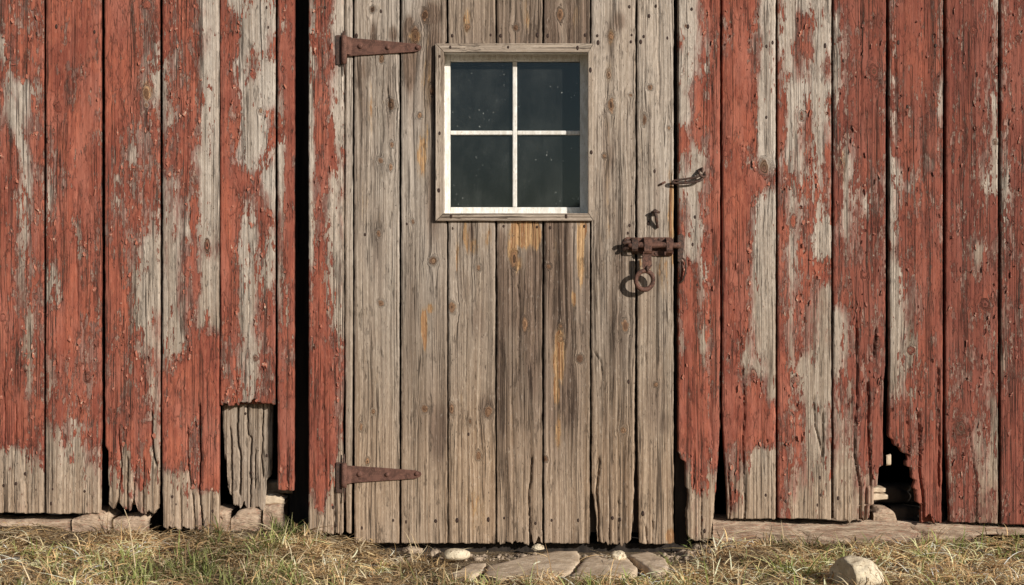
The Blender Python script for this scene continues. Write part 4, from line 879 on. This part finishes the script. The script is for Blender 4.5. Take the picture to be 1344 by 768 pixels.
def dens_green(px, x, y):
    cl = fbm(x*6+50, y*8+50, 71, 3)
    hot = np.exp(-((px-365)/55)**2)*(1-sm(.35, .6, -y)*.3)+.9*np.exp(-((px-300)/70)**2)*sm(.1, .3, -y)+.5*np.exp(-((px-40)/60)**2)*sm(.1, .3, -y)+.5*np.exp(-((px-180)/60)**2)*sm(.15, .3, -y)+.8*np.exp(-((px-850)/110)**2)*sm(.26, .38, -y)+.35*np.exp(-((px-1060)/60)**2)+.5*np.exp(-((px-1270)/90)**2)*(1-sm(.1, .3, -y)*.4)+.4*np.exp(-((px-600)/60)**2)*sm(.28, .4, -y)
    return np.clip(hot*sm(.3, .6, cl)*1.3+.02, 0, 1)*(1-stonezone(px, y))
straw = [(.68, .52, .30), (.78, .62, .38), (.56, .39, .20), (.84, .71, .48), (.36, .23, .12), (.72, .50, .25), (.5, .34, .18)]
green = [(.25, .28, .09), (.34, .35, .14), (.19, .23, .07), (.48, .45, .22), (.30, .33, .14)]
blades('dry_grass', 30000, (-1.75, 1.75), (-.85, -.012), straw, (.025, .10), (.0016, .0042), (-8, 30), dens_straw, 'matted dry straw-coloured grass lying along the foot of the wall', zoff=.018, seed=11)
blades('dry_grass', 11000, (-1.75, 1.75), (-.85, -.012), straw, (.03, .085), (.0015, .0034), (25, 85), lambda px, x, y: dens_straw(px, x, y)*.8*sm(.4, .62, fbm(x*9+3, y*9+3, 5, 2)), 'upright dry grass stems standing above the mat', curve=1.1, seed=12, tuft=16)
blades('green_grass', 8500, (-1.75, 1.75), (-.85, -.012), green, (.03, .075), (.0018, .0040), (30, 88), dens_green, 'fresh green grass tufts growing through the dry grass', curve=1.0, seed=13, tuft=14)
blades('litter', 3600, (W(480, 0).x, W(935, 0).x), (-.50, -.012), straw[2:5]+[(.16, .12, .09)], (.012, .035), (.0009, .0022), (-5, 12), lambda px, x, y: np.clip(1-.93*sm(590, 610, px)*(1-sm(870, 890, px))*sm(.08, .13, -y), 0, 1), 'bits of straw scattered on the soil before the door', zoff=.004, seed=14)
# far rough grass on the yard behind the viewer
def gravel(name, n, fx, fy, rr, mat, lab, seed):
    v, f = icos(1); v = np.array([tuple(q) for q in v]); f = np.array(f); rg = np.random.default_rng(seed)
    x = fx(rg, n); y = fy(rg, n); s_ = rg.uniform(*rr, n)*(1+1.2*rg.uniform(0, 1, n)**4); V = v[None]*s_[:, None, None]*rg.uniform(.6, 1.15, (n, 1, 3))*rg.uniform(.75, 1.2, (n, len(v), 1))
    V[:, :, 2] *= .7; V = V+np.stack([x, y, ground_z(x, y)+s_*.25], -1)[:, None]
    F = (f[None]+np.arange(n)[:, None, None]*len(v)).reshape(-1, 3)
    o = link_mesh(name, np_mesh(name, V.reshape(-1, 3), F, False), None, mat); tag(o, lab, 'gravel', None, 'stuff')
gravel('gravel', 420, lambda r_, n: W(0, 0).x+S*r_.uniform(500, 930, n), lambda r_, n: -.02-.12*r_.uniform(0, 1, n)**1.3, (.002, .0065), M['rubble'], 'small grey rubble and grit scattered along the threshold', 31)
gravel('gravel', 260, lambda r_, n: W(0, 0).x+S*r_.normal(905, 20, n), lambda r_, n: -.02-.10*r_.uniform(0, 1, n), (.004, .009), M['rubble'], 'heap of coarse grey rubble at the foot of the right door post', 32)
# one tall dry stalk before the left boards, two bent ones
def stalk(pts, r0, lab):
    P = spline([G(x, y, z) if g else W(x, y, d) for (x, y, z, g, d) in pts], 6); n = len(P)
    v, f = tube(P, [r0*(1-.7*i/n) for i in range(n)], 6); o = obj('dry_stalk', v, f, M['stalk'], None, True, origin=P[0]); tag(o, lab, 'dry stalk', 'dry stalks in the grass')
M['stalk'] = simple('dry_stalk', (.45, .34, .2), (.62, .5, .33), scale=80, rough=.8, h=.0002)
stalk([(180, 775, 0, False, -.50), (177, 740, 0, False, -.49), (172, 705, 0, False, -.47), (169, 685, 0, False, -.46), (163, 668, 0, False, -.45)], .0022, 'tall pale dry stalk leaning in front of the ragged worn board')
stalk([(118, 770, 0, False, -.52), (135, 752, 0, False, -.50), (152, 742, 0, False, -.5)], .0016, 'short pale stalk leaning right, low in the grass at left')
stalk([(655, 765, 0, False, -.5), (650, 750, 0, False, -.45), (638, 738, 0, False, -.44)], .0012, 'thin pale stalk curling over the flagstones')
